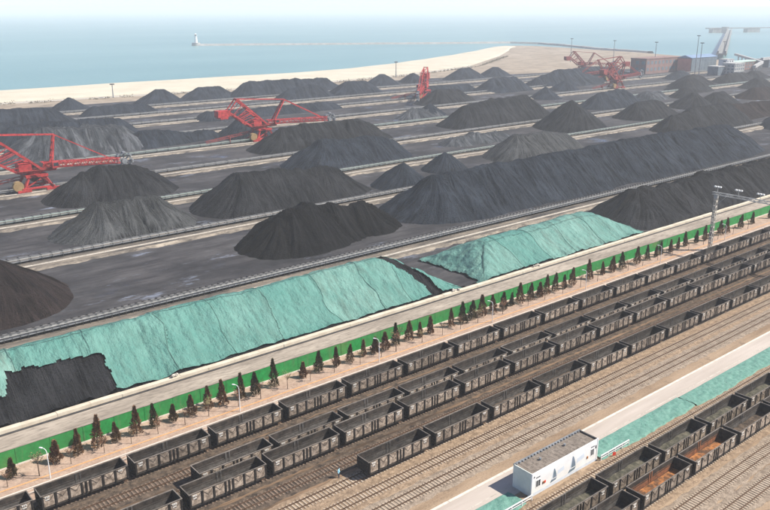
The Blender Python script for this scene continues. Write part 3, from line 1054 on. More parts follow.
def lamp_meshes():
    b = MB()
    b.tube((0, 0, 0), (0, 0, 4.6), .085, .06, 8)
    a = MB()
    pts = [(0, 0, 4.55), (0, .12, 4.95), (-.0, .40, 5.2), (0, .80, 5.28)]
    for p, q in zip(pts, pts[1:]):
        a.tube(p, q, .05, .05, 6)
    h = MB().box(-.12, .12, .75, 1.25, 5.20, 5.32)
    return b.mesh('pole', 'white'), a.mesh('arm', 'white'), h.mesh('lamp_head', 'white')
LMs = lamp_meshes()
for i, x in enumerate((28.6, 62.2, 94.9, 129.0, 164.5, 199.5, 236.0)):
    t = empty('street_lamp', (x, 116.0, 0.03), f'white street lamp, {ordinal(i + 1)} from the left along the planted path', 'lamp', 'street lamps along the path', R(35))
    for n_, m_ in zip(('pole', 'arm', 'lamp_head'), LMs):
        link(n_, m_, t)

# floodlight gantry over the tracks
def gantry():
    x, y, top = 222.5, 113.6, 16.2
    t = empty('light_gantry', (x, y, 0), 'tall lattice post carrying a lamp beam over the trains', 'gantry')
    for yy in (0, -42.0):
        b = MB()
        for a in (-.45, .45):
            for c in (-.3, .3):
                b.box(a - .11, a + .11, yy + c - .11, yy + c + .11, 0, top)
        for i in range(10):
            z = .6 + i * 1.6
            b.box(-.56, .56, yy - .412, yy + .412, z, z + .45)
        b.build('post', 'concrete', t)
    b = MB()
    b.lattice((0, 1.2, top + 1.4), (0, -43, top + 1.4), .8, .7, 26, .13)
    b.box(-.5, .5, -.5, .5, top, top + 1.06)
    b.box(-.5, .5, -42.5, -41.5, top, top + 1.06)
    b.bar((0, -.3, top - 2.2), (0, -3.2, top + 1.1), .12)
    b.build('beam', 'gallery', t)
    for i in range(6):
        yy = -.2 - i * 6.4
        b = MB()
        b.bar((0, yy, top + 1.8), (0, yy, top + 3.3), .10)
        b.bar((0, yy - .9, top + 3.2), (0, yy + .9, top + 3.2), .10)
        br = b.build('lamp_bracket', 'gallery', t)
        for d in (-.8, 0.0, .8):
            MB().box(-.35, .25, yy + d - .24, yy + d + .24, top + 3.28, top + 3.62).build('floodlight', 'white', br)
gantry()

# ------------------------------------------------------------------ stockpiles
def field(ridge, slope, pw, seed, X, Y, amp=1.0, bumps=.5):
    pts = []
    for (xa, ya, ha), (xb, yb, hb) in zip(ridge, ridge[1:]):
        n = max(2, int(math.hypot(xb - xa, yb - ya) / .8))
        for i in range(n):
            t = i / n
            pts.append((xa + (xb - xa) * t, ya + (yb - ya) * t, ha + (hb - ha) * t))
    pts.append(ridge[-1])
    P = np.array(pts)
    s = P[:, 0]
    P[:, 2] += bumps * (n1(s * .24, seed) - .5) * 2.0 + bumps * (n1(s * .75, seed + 5) - .5) * .9
    P[:, 1] += bumps * 1.4 * (n1(s * .11, seed + 9) - .5)
    sh = X.shape
    x, y = X.ravel(), Y.ravel()
    best = np.full(x.shape, -1e9)
    bi = np.zeros(x.shape, int)
    lowf = 1 + .16 * (n2(x * .06, y * .06, seed) - .5)
    for i in range(len(P)):
        d = np.sqrt((x - P[i, 0]) ** 2 + (y - P[i, 1]) ** 2)
        h = P[i, 2] - slope * lowf * np.maximum(0, d - pw)
        m = h > best
        best[m] = h[m]
        bi[m] = i
    dx, dy = x - P[bi, 0], y - P[bi, 1]
    d = np.sqrt(dx * dx + dy * dy)
    ang = np.arctan2(dx, np.abs(dy) + 1e-6)
    side = np.where(dy > 0, 1, 0)
    u = P[bi, 0] + 6.0 * ang + 300 * side + d * .12
    rampd = np.clip(d / 3.0, 0, 1)
    g = (n1(u * .33, seed + 1) - .5) * 1.1 + (n1(u * .85, seed + 2) - .5) * .75 + (n1(u * 1.9, seed + 3) - .5) * .38 + (n1(u * 3.1 + .3 * n1(d * .4, seed + 8), seed + 7) - .5) * .26
    best = best + amp * (1.5 * (n2(x * .13, y * .13, seed + 17) - .5) + .8 * (n2(x * .29, y * .29, seed + 18) - .5)) * np.clip(best / 4, 0, 1) * np.clip(d / 2, .3, 1)
    z = best + amp * g * rampd * 1.05 * np.clip(.25 + best / 4.0, .25, 1) + amp * .30 * (n2(x * .45, y * .45, seed + 4) - .5) + amp * .16 * (n2(x * 1.3, y * 1.3, seed + 6) - .5)
    return z.reshape(sh), u.reshape(sh), d.reshape(sh)

def grid_mesh(name, X, Y, Z, U, D, keep, mat):
    nx, ny = X.shape
    idx = -np.ones(nx * ny, int)
    fc = keep[:-1, :-1]
    ii, jj = np.nonzero(fc)
    quads = np.stack([ii * ny + jj, (ii + 1) * ny + jj, (ii + 1) * ny + jj + 1, ii * ny + jj + 1], 1)
    used = np.unique(quads)
    idx[used] = np.arange(len(used))
    v = np.stack([X.ravel()[used], Y.ravel()[used], Z.ravel()[used]], 1)
    me = bpy.data.meshes.new(name)
    me.from_pydata(v.tolist(), [], idx[quads].tolist())
    at = me.attributes.new('flow', 'FLOAT_VECTOR', 'POINT')
    fl = np.stack([U.ravel()[used], D.ravel()[used], np.zeros(len(used))], 1).astype(np.float32)
    at.data.foreach_set('vector', fl.ravel())
    me.materials.append(M[mat])
    me.polygons.foreach_set('use_smooth', [True] * len(me.polygons))
    me.update()
    return me

def norm_ridge(ridge, y):
    return [(p[0], y, p[1]) if len(p) == 2 else p for p in ridge]

SEED = [10]
def pile(label, ridge, y, mat, slope=.70, pw=.6, res=1.0, amp=1.0, bumps=.5, cut=None, name='coal_pile'):
    res = res * (.55 if y < 270 else .75)
    ridge = norm_ridge(ridge, y)
    if len(ridge) == 1:
        ridge = [ridge[0], (ridge[0][0] + .5, ridge[0][1], ridge[0][2])]
    SEED[0] += 13
    seed = SEED[0]
    hm = max(p[2] for p in ridge)
    w = hm / slope * 1.2 + pw + 1.5
    xs = np.arange(min(p[0] for p in ridge) - w, max(p[0] for p in ridge) + w, res)
    ys = np.arange(min(p[1] for p in ridge) - w, max(p[1] for p in ridge) + w, res)
    X, Y = np.meshgrid(xs, ys, indexing='ij')
    Z, U, D = field(ridge, slope, pw, seed, X, Y, amp, bumps)
    if cut:
        Z = np.minimum(Z, cut(X, Y))
    keep = np.zeros(X.shape, bool)
    q = np.maximum(np.maximum(Z[:-1, :-1], Z[1:, :-1]), np.maximum(Z[:-1, 1:], Z[1:, 1:]))
    keep[:-1, :-1] = q > .0
    Z = np.maximum(Z, -.35)
    me = grid_mesh(name, X, Y, Z, U, D, keep, mat)
    return tag(link(name, me), label, 'coal pile', 'open coal piles')

def in_poly(X, Y, poly):
    c = np.zeros(X.shape, bool)
    n = len(poly)
    for i in range(n):
        x0, y0 = poly[i]
        x1, y1 = poly[(i + 1) % n]
        if y0 == y1:
            continue
        m = ((y0 > Y) != (y1 > Y)) & (X < (x1 - x0) * (Y - y0) / (y1 - y0) + x0)
        c ^= m
    return c

def hip(X, Y, x0, x1, y0, y1, h, sx, sy, seed):
    wob = lambda A, k: 1.1 * (n1(A * .09, seed + k) - .5) + .5 * (n1(A * .31, seed + k + 1) - .5)
    fx0, fx1 = (X - x0 + wob(Y, 1)) * sx, (x1 - X + wob(Y, 3)) * sx * .8
    fy0, fy1 = (Y - y0 + .5 * wob(X, 5)) * sy, (y1 - Y + wob(X, 7)) * sy
    top = h + .7 * (n1(X * .05, seed + 9) - .5) + .5 * (n2(X * .15, Y * .2, seed + 11) - .5)
    st = np.stack([fx0, fx1, fy0, fy1, top])
    k = st.argmin(0)
    Z = st.min(0)
    along = k < 2
    U = np.where(along, Y + 400, X) + 60 * k
    D = np.where(along, np.abs(h - Z) / sx, np.abs(h - Z) / sy)
    for _ in range(5):                              # round the arrises
        Zp = np.pad(Z, 3, mode='edge')
        Z = sum(Zp[i:i + Z.shape[0], 3:-3] for i in range(7)) / 7
        Zp = np.pad(Z, 3, mode='edge')
        Z = sum(Zp[3:-3, i:i + Z.shape[1]] for i in range(7)) / 7
    Z = Z + np.where(along, .8, .25) * (n2(X * .4, Y * .4, seed + 13) - .5) + np.where(along, .35, .08) * (n2(X * 1.1, Y * 1.1, seed + 14) - .5)
    g = (n1(U * .21, seed + 15) - .5) * .7 + (n1(U * .6, seed + 16) - .5) * .3
    Z = Z + g * np.clip(D / 4, 0, 1) * .55
    return Z, U, D

def tarped(label, box_, h, slope, sheets, holes, seed):
    x0, x1, y0, y1 = box_
    y = (y0 + y1) / 2
    res = .32
    xs = np.arange(x0 - 2, x1 + 2, res)
    ys = np.arange(136.32, y1 + 2, res)
    X, Y = np.meshgrid(xs, ys, indexing='ij')
    Z, U, D = hip(X, Y, x0, x1, y0, y1, h, slope, slope, seed)
    t = empty('tarped_pile', (0, 0, 0), label, 'tarped pile')
    q = lambda A: np.maximum(np.maximum(A[:-1, :-1], A[1:, :-1]), np.maximum(A[:-1, 1:], A[1:, 1:]))
    keep = np.zeros(X.shape, bool)
    keep[:-1, :-1] = q(Z) > 0
    Zc = Z - .1 + (1.0 * (n1(U * .6 + Y * .25 + .8 * n2(X * .3, Y * .3, seed), seed + 21) - .5) + .55 * (n1(U * 1.4 + Y * .3, seed + 22) - .5)) * np.clip(D / 2, 0, 1)
    # under the sheets the heap lies a little lower; where it is bare it stands flush
    bare = np.zeros(X.shape, bool)
    for h in holes:
        bare |= in_poly(X + .7 * (n2(X * .8, Y * .8, seed + 51) - .5), Y + .7 * (n2(X * .8, Y * .8, seed + 52) - .5), h)
    Zheap = np.where(bare, Zc - .12, Z - .40)
    link('coal_heap', grid_mesh('coal_heap', X, Y, np.maximum(Zheap, -.4), U, D, keep, 'coal_dark'), t)
    wr = .34 * (n1(U * .42, seed + 71) - .5) * np.clip(D / 3, 0, 1) + .16 * (n1(U * 1.1 + D * .1, seed + 72) - .5) + .30 * (n2(X * .35, Y * .35, seed + 31) - .5) + .16 * (n2(X * .9 + Y * .3, Y * .25, seed + 33) - .5) + .09 * (n2(X * 2.1, Y * 1.6, seed + 35) - .5)
    Zt = Z + .14 + wr
    for i, (a, b) in enumerate(zip(sheets, sheets[1:])):
        k = np.zeros(X.shape, bool)
        bend = lambda q_: .9 * (n1(Y * .22, seed + q_) - .5) * 2 + (Y - y) * .07 * ((q_ % 3) - 1)
        mid = X + bend(i + 1)
        gap = .0 * np.clip(n1(Y * .3, seed + 60 + i) - .45, 0, 1) * (1 if i % 2 else 0)
        sel = (X + bend(i) >= a - .5) & (mid < b - gap * 2)
        if i % 2 == 0 and i > 0:
            sel &= X + bend(i) >= a
        k[:-1, :-1] = ((q(Z) > .25 + .3 * n1(U * .6, seed + 40)[:-1, :-1]) | (Y[:-1, :-1] < 138)) & sel[:-1, :-1] & ~bare[:-1, :-1]
        if not k.any():
            continue
        edge = np.clip((b - mid) / .8, 0, 1)
        Zi = Zt + .05 * (i % 2) + .10 * (1 - edge)
        link('tarp_sheet', grid_mesh('tarp_sheet', X, Y, np.maximum(Zi, .02), U, D, k, 'tarp'), t)
        # stitched seam along the joint to the next sheet
        sb = MB()
        prev = None
        for jy in range(0, len(ys), 3):
            xb = b - float(bend(i + 1)[0, jy])
            ix = int(round((xb - xs[0]) / res))
            p_ = None
            if 0 < ix < len(xs) - 1 and not bare[ix, jy] and Z[ix, jy] > .4:
                p_ = (float(xs[ix]), float(ys[jy]), float(max(Zi[ix, jy], Zt[ix, jy])) + .07)
            if prev and p_:
                sb.bar(prev, p_, .17 if i % 4 == 3 else .08, .06)
            prev = p_
        if sb.v:
            sb.build('seam', 'seam', t)
    return t

tarped('long teal tarped stockpile beside the green wall, with bare coal at its left end',
       (-25, 140.5, 135.75, 163.5), 9.6, .72, [-30, 20, 33, 47, 61, 73, 86, 100, 113.5, 124, 160],
       [[(20, 130), (49, 130), (47.6, 136), (47.8, 143.6), (39, 144.2), (30.5, 145.2), (29.6, 141), (20, 141.5)],
        [(121.0, 149.5), (124, 146.5), (126.5, 143.0), (128.6, 138.8), (128.6, 130), (132.8, 130), (132.4, 137), (130.6, 144.6), (127.5, 149.0), (122, 151)]], 3)
tarped('short teal tarped stockpile with a dark open coal pile behind its right end',
       (147, 225, 135.75, 163.0), 6.7, .60, [140, 164, 176, 189, 202, 230], [], 5)

# row beside the cream wall
pile('dark coal pile behind the light gantry, next to the short tarped pile', [(239, 8.4), (262, 8.8), (285, 9.0), (330, 8.8), (365, 8.4)], 150.5, 'coal_dark', .62, 2.0, .8, 1.1, .9,
     cut=lambda X, Y: np.where(Y < 136.4, -1.0, 99.0))
# first row behind the near conveyor
pile('brown-black coal pile cut off by the left picture edge', [(2, 13.5), (40, 13.3), (43, 12.6)], 204, 'coal_brown', .68, .8, .8, .7, .3)
pile('black rugged coal pile just behind the near conveyor, with a sharp peak', [(124, 200, 9.6), (136, 202, 11.8), (146, 203, 9.0), (160, 203, 8.0), (166, 202, 4.5)], 203, 'coal_black', .70, .5, .8, 1.6, .8)
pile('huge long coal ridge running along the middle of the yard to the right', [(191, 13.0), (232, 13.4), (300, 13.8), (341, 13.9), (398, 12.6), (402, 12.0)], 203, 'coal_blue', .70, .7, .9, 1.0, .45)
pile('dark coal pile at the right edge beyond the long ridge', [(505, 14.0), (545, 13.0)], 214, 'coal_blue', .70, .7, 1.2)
# second row
pile('light grey coal pile with a split crest, left of centre', [(88, 9.6), (94, 9.2), (101, 10.0), (106, 9.0)], 252, 'coal_grey', .66, 1.0, .8, 1.2, .8)
pile('dark coal pile with a long serrated crest, behind the black peaked pile', [(141, 11.6), (160, 11.2), (178, 9.8), (186, 8.2)], 254, 'coal_dark', .70, .7, .8, 1.0, 1.0)
pile('small sharp cone of coal left of the long ridge', [(211.5, 243, 9.4)], 243, 'coal_blue', .75, .2, .8, .6, .1)
pile('small coal cone peeping over the start of the long ridge', [(248, 8.0)], 256, 'coal_blue', .75, .2, .9, .6, .1)
pile('flat-topped dusty coal pile behind the crest of the long ridge', [(297, 10.6), (318, 10.4), (334, 8.0)], 257, 'coal_grey', .68, 1.5, 1.0, .8, .4)
pile('stepped coal pile behind the far end of the long ridge', [(436, 9.6), (452, 9.2), (458, 12.0), (500, 11.8)], 256, 'coal_dark', .78, 1.2, 1.0, .8, .4)
pile('low brown coal bank behind the end of the long ridge', [(520, 9.0), (556, 8.0), (590, 7.4)], 262, 'coal_brown', .7, 1.0, 1.2, .8, .6)
# third row
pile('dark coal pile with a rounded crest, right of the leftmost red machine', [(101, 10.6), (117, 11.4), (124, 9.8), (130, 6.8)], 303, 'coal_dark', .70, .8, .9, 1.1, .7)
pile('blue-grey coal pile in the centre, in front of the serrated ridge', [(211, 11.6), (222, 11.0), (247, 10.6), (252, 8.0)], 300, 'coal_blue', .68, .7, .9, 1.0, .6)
pile('low pale dusty heap beside the long ridge', [(300, 3.6), (318, 4.0), (338, 3.2)], 303, 'coal_pale', .5, 2, 1.0, 1.2, .8)
pile('tall sharp coal cone behind the flat-topped pile', [(400, 16.8)], 303, 'coal_dark', .74, .4, 1.0, .6, .1)
pile('wide coal pile right of the tall cone', [(470, 10.6), (492, 10.4), (500, 9.0)], 303, 'coal_dark', .66, .6, 1.0, .8, .4)
pile('pointed coal pile right of the wide pile behind the ridge', [(553, 11.0)], 310, 'coal_dark', .66, .5, 1.2, .7, .2)
pile('rounded coal pile near the right edge, behind the stepped pile', [(583, 9.4), (596, 9.0)], 310, 'coal_dark', .66, .8, 1.2, .7, .3)
pile('faint brown coal pile close to the right edge', [(650, 9.0), (672, 8.0)], 312, 'coal_brown', .62, .8, 1.4, .7, .3)
# fourth row
pile('coal ridge with gullied flank behind the centre pile', [(220, 12.0), (240, 12.2), (269, 11.4), (280, 8.0)], 348, 'coal_dark', .68, .7, 1.0, 1.2, .6)
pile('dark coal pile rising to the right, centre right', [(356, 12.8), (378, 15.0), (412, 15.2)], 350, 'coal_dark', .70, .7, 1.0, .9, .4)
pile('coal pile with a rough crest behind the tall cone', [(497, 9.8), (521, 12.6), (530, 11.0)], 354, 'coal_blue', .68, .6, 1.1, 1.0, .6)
pile('white-streaked low heap below the far red machine', [(575, 6.0), (592, 5.0)], 362, 'coal_pale', .55, 1.0, 1.2, 1.0, .6)
pile('broad hazy coal pile right of the white-streaked heap', [(664, 11.0), (678, 10.8)], 380, 'coal_dark', .62, 1.0, 1.4, .7, .4)
# fifth row
pile('pale streaked coal bank behind the leftmost red machine', [(119, 12.5), (140, 12.0), (160, 10.6)], 412, 'coal_pale', .72, 2.2, 1.0, 1.4, .6)
pile('low dark coal bank right of the pale streaked bank', [(170, 7.6), (186, 5.6), (212, 3.6)], 408, 'coal_blue', .62, 1.0, 1.0, 1.2, .7)
pile('pointed coal pile behind the counterweight of the central red machine', [(229, 11.8)], 402, 'coal_blue', .72, .6, 1.0, .8, .2)
pile('low pale mound of dusty coal in the middle of the yard', [(352, 4.8), (372, 4.6)], 398, 'coal_pale', .45, 2, 1.2, 1.2, .8)
pile('small dark coal cone below the far ridge', [(519, 9.0)], 420, 'coal_blue', .66, .5, 1.2, .7, .2)
pile('hazy coal pile in front of the red town building', [(700, 11.0), (716, 10.4)], 398, 'coal_dark', .6, 1.0, 1.4, .7, .4)
pile('hazy coal pile below the white town building', [(772, 9.0), (800, 8.4)], 398, 'coal_dark', .6, 1.0, 1.5, .7, .4)
pile('dull coal pile near the right edge, behind the brown bank', [(736, 9.0), (748, 8.6)], 352, 'coal_dark', .62, .8, 1.4, .7, .3)
pile('small brown heap at the right, in front of the faint brown pile', [(626, 7.0), (640, 6.2)], 266, 'coal_brown', .62, .8, 1.4, .8, .5)
pile('narrow coal pile between the pointed pile and the white-streaked heap', [(612, 8.6)], 350, 'coal_dark', .66, .5, 1.3, .7, .2)
pile('low coal pile at the feet of the quay conveyor bridge', [(848, 7.0), (862, 6.4)], 410, 'coal_dark', .55, .8, 1.5, .7, .3)
pile('small hazy coal pile just below the dull red building', [(770, 8.4), (782, 8.0)], 452, 'coal_blue', .6, .8, 1.4, .6, .2)
pile('coal cone left of the hazy red machine', [(585, 8.6)], 428 + 24, 'coal_blue', .66, .5, 1.3, .6, .2)
pile('dark coal cone between the wide pile and the long ridge', [(372, 8.0)], 400, 'coal_blue', .68, .5, 1.2, .6, .2)
# sixth row and beyond
pile('dark straight coal bank behind the pale streaked bank', [(120, 9.4), (145, 9.6), (174, 8.8)], 455, 'coal_blue', .75, 3.0, 1.1, .8, .4)
pile('coal pile under the tall end-on red machine', [(424, 10.6), (441, 10.4), (446, 9.6)], 448, 'coal_dark', .66, .9, 1.1, .9, .4)
pile('low dark strip of coal left of the central machine', [(246, 4.6), (300, 4.6), (345, 4.0)], 478, 'coal_blue', .55, 2.0, 1.2, 1.0, .6)
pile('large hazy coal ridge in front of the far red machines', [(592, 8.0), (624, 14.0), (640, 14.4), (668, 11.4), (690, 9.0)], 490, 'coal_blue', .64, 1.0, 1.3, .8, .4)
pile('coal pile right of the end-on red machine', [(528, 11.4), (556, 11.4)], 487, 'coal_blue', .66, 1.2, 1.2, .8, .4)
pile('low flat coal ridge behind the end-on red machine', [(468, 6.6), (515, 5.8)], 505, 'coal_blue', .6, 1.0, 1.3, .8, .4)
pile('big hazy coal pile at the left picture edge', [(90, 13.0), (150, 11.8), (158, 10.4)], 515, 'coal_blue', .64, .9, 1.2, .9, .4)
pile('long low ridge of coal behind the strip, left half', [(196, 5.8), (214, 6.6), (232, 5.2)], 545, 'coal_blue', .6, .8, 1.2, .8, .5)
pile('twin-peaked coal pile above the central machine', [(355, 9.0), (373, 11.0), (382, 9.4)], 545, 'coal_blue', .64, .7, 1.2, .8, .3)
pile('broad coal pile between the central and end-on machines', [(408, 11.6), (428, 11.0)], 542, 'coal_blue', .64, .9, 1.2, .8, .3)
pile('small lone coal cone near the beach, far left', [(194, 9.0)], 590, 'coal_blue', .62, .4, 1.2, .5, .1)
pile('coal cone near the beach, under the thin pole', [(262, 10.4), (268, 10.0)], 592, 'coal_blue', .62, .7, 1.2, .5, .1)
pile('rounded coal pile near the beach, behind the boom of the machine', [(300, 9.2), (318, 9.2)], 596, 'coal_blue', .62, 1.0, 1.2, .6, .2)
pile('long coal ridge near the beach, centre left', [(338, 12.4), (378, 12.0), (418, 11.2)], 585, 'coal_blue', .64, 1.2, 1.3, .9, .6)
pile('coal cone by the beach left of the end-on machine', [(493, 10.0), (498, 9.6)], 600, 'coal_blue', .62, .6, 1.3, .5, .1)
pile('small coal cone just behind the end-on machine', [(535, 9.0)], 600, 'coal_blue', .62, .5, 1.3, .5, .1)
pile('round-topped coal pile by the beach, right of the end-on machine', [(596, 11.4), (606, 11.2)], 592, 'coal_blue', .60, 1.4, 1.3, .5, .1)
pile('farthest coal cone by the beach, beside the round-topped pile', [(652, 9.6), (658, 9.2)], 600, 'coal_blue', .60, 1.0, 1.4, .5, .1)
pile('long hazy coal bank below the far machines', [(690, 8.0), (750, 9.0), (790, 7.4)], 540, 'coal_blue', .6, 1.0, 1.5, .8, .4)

# ------------------------------------------------------------------ berms with conveyors
BERMS = [174.5, 231.0, 278.5, 328.0, 378.5, 428.0, 480.0, 524.0, 566.0]
def berm(y, k, x0, x1):
    n = int((x1 - x0) / 2.5)
    v, f = [], []
    prof = [(-7.4, .0, .9), (-6.2, .62, .25), (-5.4, .70, .05), (0, .72, .0), (5.0, .70, .05), (6.0, .0, .7)]
    m = len(prof)
    for i in range(n + 1):
        x = x0 + (x1 - x0) * i / n
        for dy, z, j in prof:
            v.append((x, y + dy + random.uniform(-j, j), z + .01 + random.uniform(-j, j) * .12))
    for i in range(n):
        for j in range(m - 1):
            f.append((i * m + j, (i + 1) * m + j, (i + 1) * m + j + 1, i * m + j + 1))
    me = bpy.data.meshes.new('berm')
    me.from_pydata(v, [], f)
    me.materials.append(M['berm'])
    me.materials.append(M['berm_wall'])
    mi = []
    for i in range(n):
        for j in range(m - 1):
            mi.append(1 if j == 0 else 0)
    me.polygons.foreach_set('material_index', mi)
    o = struct(link('berm', me))
    for s in (-4.4, 4.4):
        b = MB()
        b.box(x0, x1, y + s - .45, y + s + .45, .74, .86)
        b.box(x0, x1, y + s - .07, y + s + .07, .86, 1.02)
        b.build('machine_rail', 'concrete' if s < 0 else 'belt', o)
names = ['near conveyor in front of the black peaked pile', 'conveyor between the grey pile and the brown ground', 'conveyor behind the light grey pile',
         'conveyor passing under the leftmost red machine', 'conveyor passing under the central red machine', 'sixth conveyor back from the green wall',
         'conveyor below the end-on red machine', 'second farthest conveyor, before the beach piles', 'farthest conveyor, closest to the beach']
def conveyor(y, k, x0, x1):
    t = empty('belt_conveyor', (0, 0, 0), 'long belt ' + names[k], 'conveyor', 'yard belt conveyors')
    z = 2.0
    yo = .6
    near = k < 2
    b = MB()
    b.box(x0, x1, y + yo - .55, y + yo + .55, z + .10, z + .16)
    b.build('belt', 'belt', t)
    b = MB()
    for s in (-.72, .72):
        b.box(x0, x1, y + yo + s - .08, y + yo + s + .08, z - .16, z + .10)
    b.box(x0, x1, y + yo - .64, y + yo + .64, z - .9, z - .82)
    b.build('frame', 'pale_green' if k in (2, 4) else 'gallery', t)
    w = MB()
    w.box(x0, x1, y + yo - 1.55, y + yo - .82, z - .5, z - .42)
    for zz in (z + .1, z + .55):
        w.box(x0, x1, y + yo - 1.56, y + yo - 1.48, zz, zz + .07)
    w.build('walkway', 'grey_steel', t)
    step = 1.7 if k == 0 else (3.0 if k < 3 else 6.0)
    lm = MB()
    lm.box(-.09, .09, -.85, -.68, .73, z - .16)
    lm.box(-.09, .09, .68, .85, .73, z - .16)
    lm.box(-.08, .08, -.68, .68, .95, 1.1)
    lm.box(-.05, .05, -1.55, -1.47, .73, z + .1)
    lm.box(-.22, .22, -.85, -.42, z + .165, z + .42)
    lm.box(-.22, .22, .42, .85, z + .165, z + .42)
    me = lm.mesh('support_frame', 'dark_steel')
    x = x0 + 1
    jb = MB()
    while x < x1:
        if near and 34 < x < 400:
            link('support_frame', me, t, (x, y + yo, 0))
        else:
            o = len(jb.v)
            jb.v += [(vx.co.x + x, vx.co.y + y + yo, vx.co.z) for vx in me.vertices]
            jb.f += [tuple(o + i for i in p.vertices) for p in me.polygons]
            jb.mi += [0] * len(me.polygons)
        x += step
    struct(jb.build('support_run', 'dark_steel', t), 'stuff')
for k, y in enumerate(BERMS):
    x1 = [760, 820, 860, 880, 900, 900, 880, 760, 700][k]
    berm(y, k, -40, x1)
    conveyor(y, k, -40, x1)

# ------------------------------------------------------------------ bucket-wheel machines
def machine(x, y, slew, luff, label, mat='red', wheel_out=46, tail=True, fmx=9.5):
    t = empty('stacker_reclaimer', (x, y, 0), label, 'machine', 'red bucket-wheel machines')
    # travelling portal
    g = MB()
    for a in (-5.5, 5.5):
        for s in (-4.4, 4.4):
            g.bar((a, s, 1.9), (a * .55, s * .75, 6.6), .9)
            g.box(a - 2.6, a + 2.6, s - .45, s + .45, 1.05, 2.0)
    g.box(-6.2, 6.2, -4.8, -4.0, 2.0, 2.7)
    g.box(-6.2, 6.2, 4.0, 4.8, 2.0, 2.7)
    g.box(-4.2, 4.2, -4.2, 4.2, 6.4, 7.4)
    g.bar((-5.5, -4.4, 2.4), (3.0, -3.3, 6.4), .4)
    g.bar((5.5, 4.4, 2.4), (-3.0, 3.3, 6.4), .4)
    g.build('portal', mat, t)
    bw = MB()
    for a in (-7.2, -5.2, 5.2, 7.2):
        for s in (-4.4, 4.4):
            bw.tube((a, s - .3, 1.35), (a, s + .3, 1.35), .42, n=10)
    bw.build('travel_wheel', 'dark_steel', t)
    cr = MB().tube((-7.5, -4.6, 3.6), (-7.5, -2.6, 3.6), 2.0, n=16)
    cr.build('cable_reel', 'yellow', t)
    if tail:
        tc = MB()
        tc.lattice((-4, .6, 6.2), (-34, .6, 2.6), 1.6, 1.0, 12, .16)
        tc.box(-20, -19.6, -.4, 1.6, .8, 4.3)
        tc.build('tail_conveyor', 'red_dark', t)
    # slewing upper works
    u = bpy.data.objects.new('upper_works', None)
    col.objects.link(u)
    u.parent = t
    u.rotation_euler.z = slew
    dk = MB()
    dk.tube((0, 0, 7.4), (0, 0, 8.2), 3.0, n=20)
    dk.box(-7, 8, -3.0, 3.0, 8.2, 9.0)
    dk.build('slewing_deck', mat, u)
    hs = MB()
    hs.box(-6.0, -1.2, -2.6, 2.6, 9.0, 12.0)
    hs.quad_prism([(-6.2, -2.8, 12.0), (-1.0, -2.8, 12.0), (-1.0, 2.8, 12.0), (-6.2, 2.8, 12.0)], [(-6.0, -.3, 12.7), (-1.2, -.3, 12.7), (-1.2, .3, 12.7), (-6.0, .3, 12.7)])
    hs.build('machine_house', mat, u)
    cb = MB()
    cb.box(6.0, 8.6, -5.2, -3.1, 9.4, 11.8)
    cb.box(7.0, 7.6, -3.1, -2.4, 9.6, 10.2)
    cb.build('operator_cabin', mat, u)
    gl = MB()
    gl.box(8.601, 8.64, -5.0, -3.3, 10.2, 11.5)
    gl.box(6.4, 8.3, -5.24, -5.201, 10.2, 11.5)
    gl.build('cabin_window', 'glass', u)
    # rear mast rising backwards, counterweight at its end
    rm = MB()
    for s in (-1, 1):
        rm.bar((3.0, s * 2.6, 8.8), (-15, s * 1.5, 24.0), .75, .9)
        rm.bar((-7, s * 2.8, 8.8), (-20.5, s * 1.8, 17.6), .7, .9)
        rm.bar((-15, s * 1.5, 24.0), (-20.5, s * 1.8, 17.6), .55)
        rm.bar((-6.4, s * 2.0, 16.7), (-14.4, s * 2.2, 13.8), .35)
    for q in ((-15, 24.0), (-9, 18.9), (-20, 17.6), (-3, 13.9)):
        rm.bar((q[0], -1.8, q[1]), (q[0], 1.8, q[1]), .5)
    for q_ in range(6):
        a_, b_ = q_ / 6, (q_ + 1) / 6
        rm.bar((3 - 18 * a_, -2.6 + 1.1 * a_, 8.8 + 15.2 * a_), (3 - 18 * b_, 2.6 - 1.1 * b_, 8.8 + 15.2 * b_), .28)
        rm.bar((-7 - 13.5 * a_, 2.8 - a_, 8.8 + 8.8 * a_), (-7 - 13.5 * b_, -2.8 + b_, 8.8 + 8.8 * b_), .28)
        for s in (-1, 1):
            rm.bar((3 - 18 * a_, s * 2.3, 8.8 + 15.2 * a_), (-7 - 13.5 * a_, s * 2.5, 8.8 + 8.8 * a_), .26)
    rm.build('rear_mast', mat, u)
    st_ = MB()                                   # stairs, handrails and walkways round the house
    for s in (-3.4, 3.4):
        st_.box(-7, 8, s - .35, s + .35, 9.0, 9.1)
        for z_ in (9.6, 10.1):
            st_.box(-7, 8, s - .04 + (.35 if s > 0 else -.35), s + .04 + (.35 if s > 0 else -.35), z_, z_ + .09)
        for q_ in range(8):
            st_.box(-7 + q_ * 2.1, -6.9 + q_ * 2.1, s - .04 + (.35 if s > 0 else -.35), s + .04 + (.35 if s > 0 else -.35), 9.1, 10.1)
    st_.bar((5.8, -4.9, 2.7), (-1.5, -4.9, 8.9), .7, .15)
    st_.build('walkway', 'red_dark', u)
    mc = MB()                                    # drives, chute and hoists crowded on the deck
    mc.box(-.6, 3.4, -1.6, 1.6, 9.0, 11.4)
    mc.tube((1.2, -2.2, 10.2), (1.2, 2.2, 10.2), .8, n=10)
    mc.box(4.0, 5.6, 1.2, 2.6, 9.0, 10.6)
    mc.quad_prism([(-1.2, -1.2, 4.2), (1.2, -1.2, 4.2), (1.2, 1.2, 4.2), (-1.2, 1.2, 4.2)], [(-2, -2, 7.4), (2, -2, 7.4), (2, 2, 7.4), (-2, 2, 7.4)])
    mc.build('drive_unit', 'dark_steel', u)
    cw = MB()
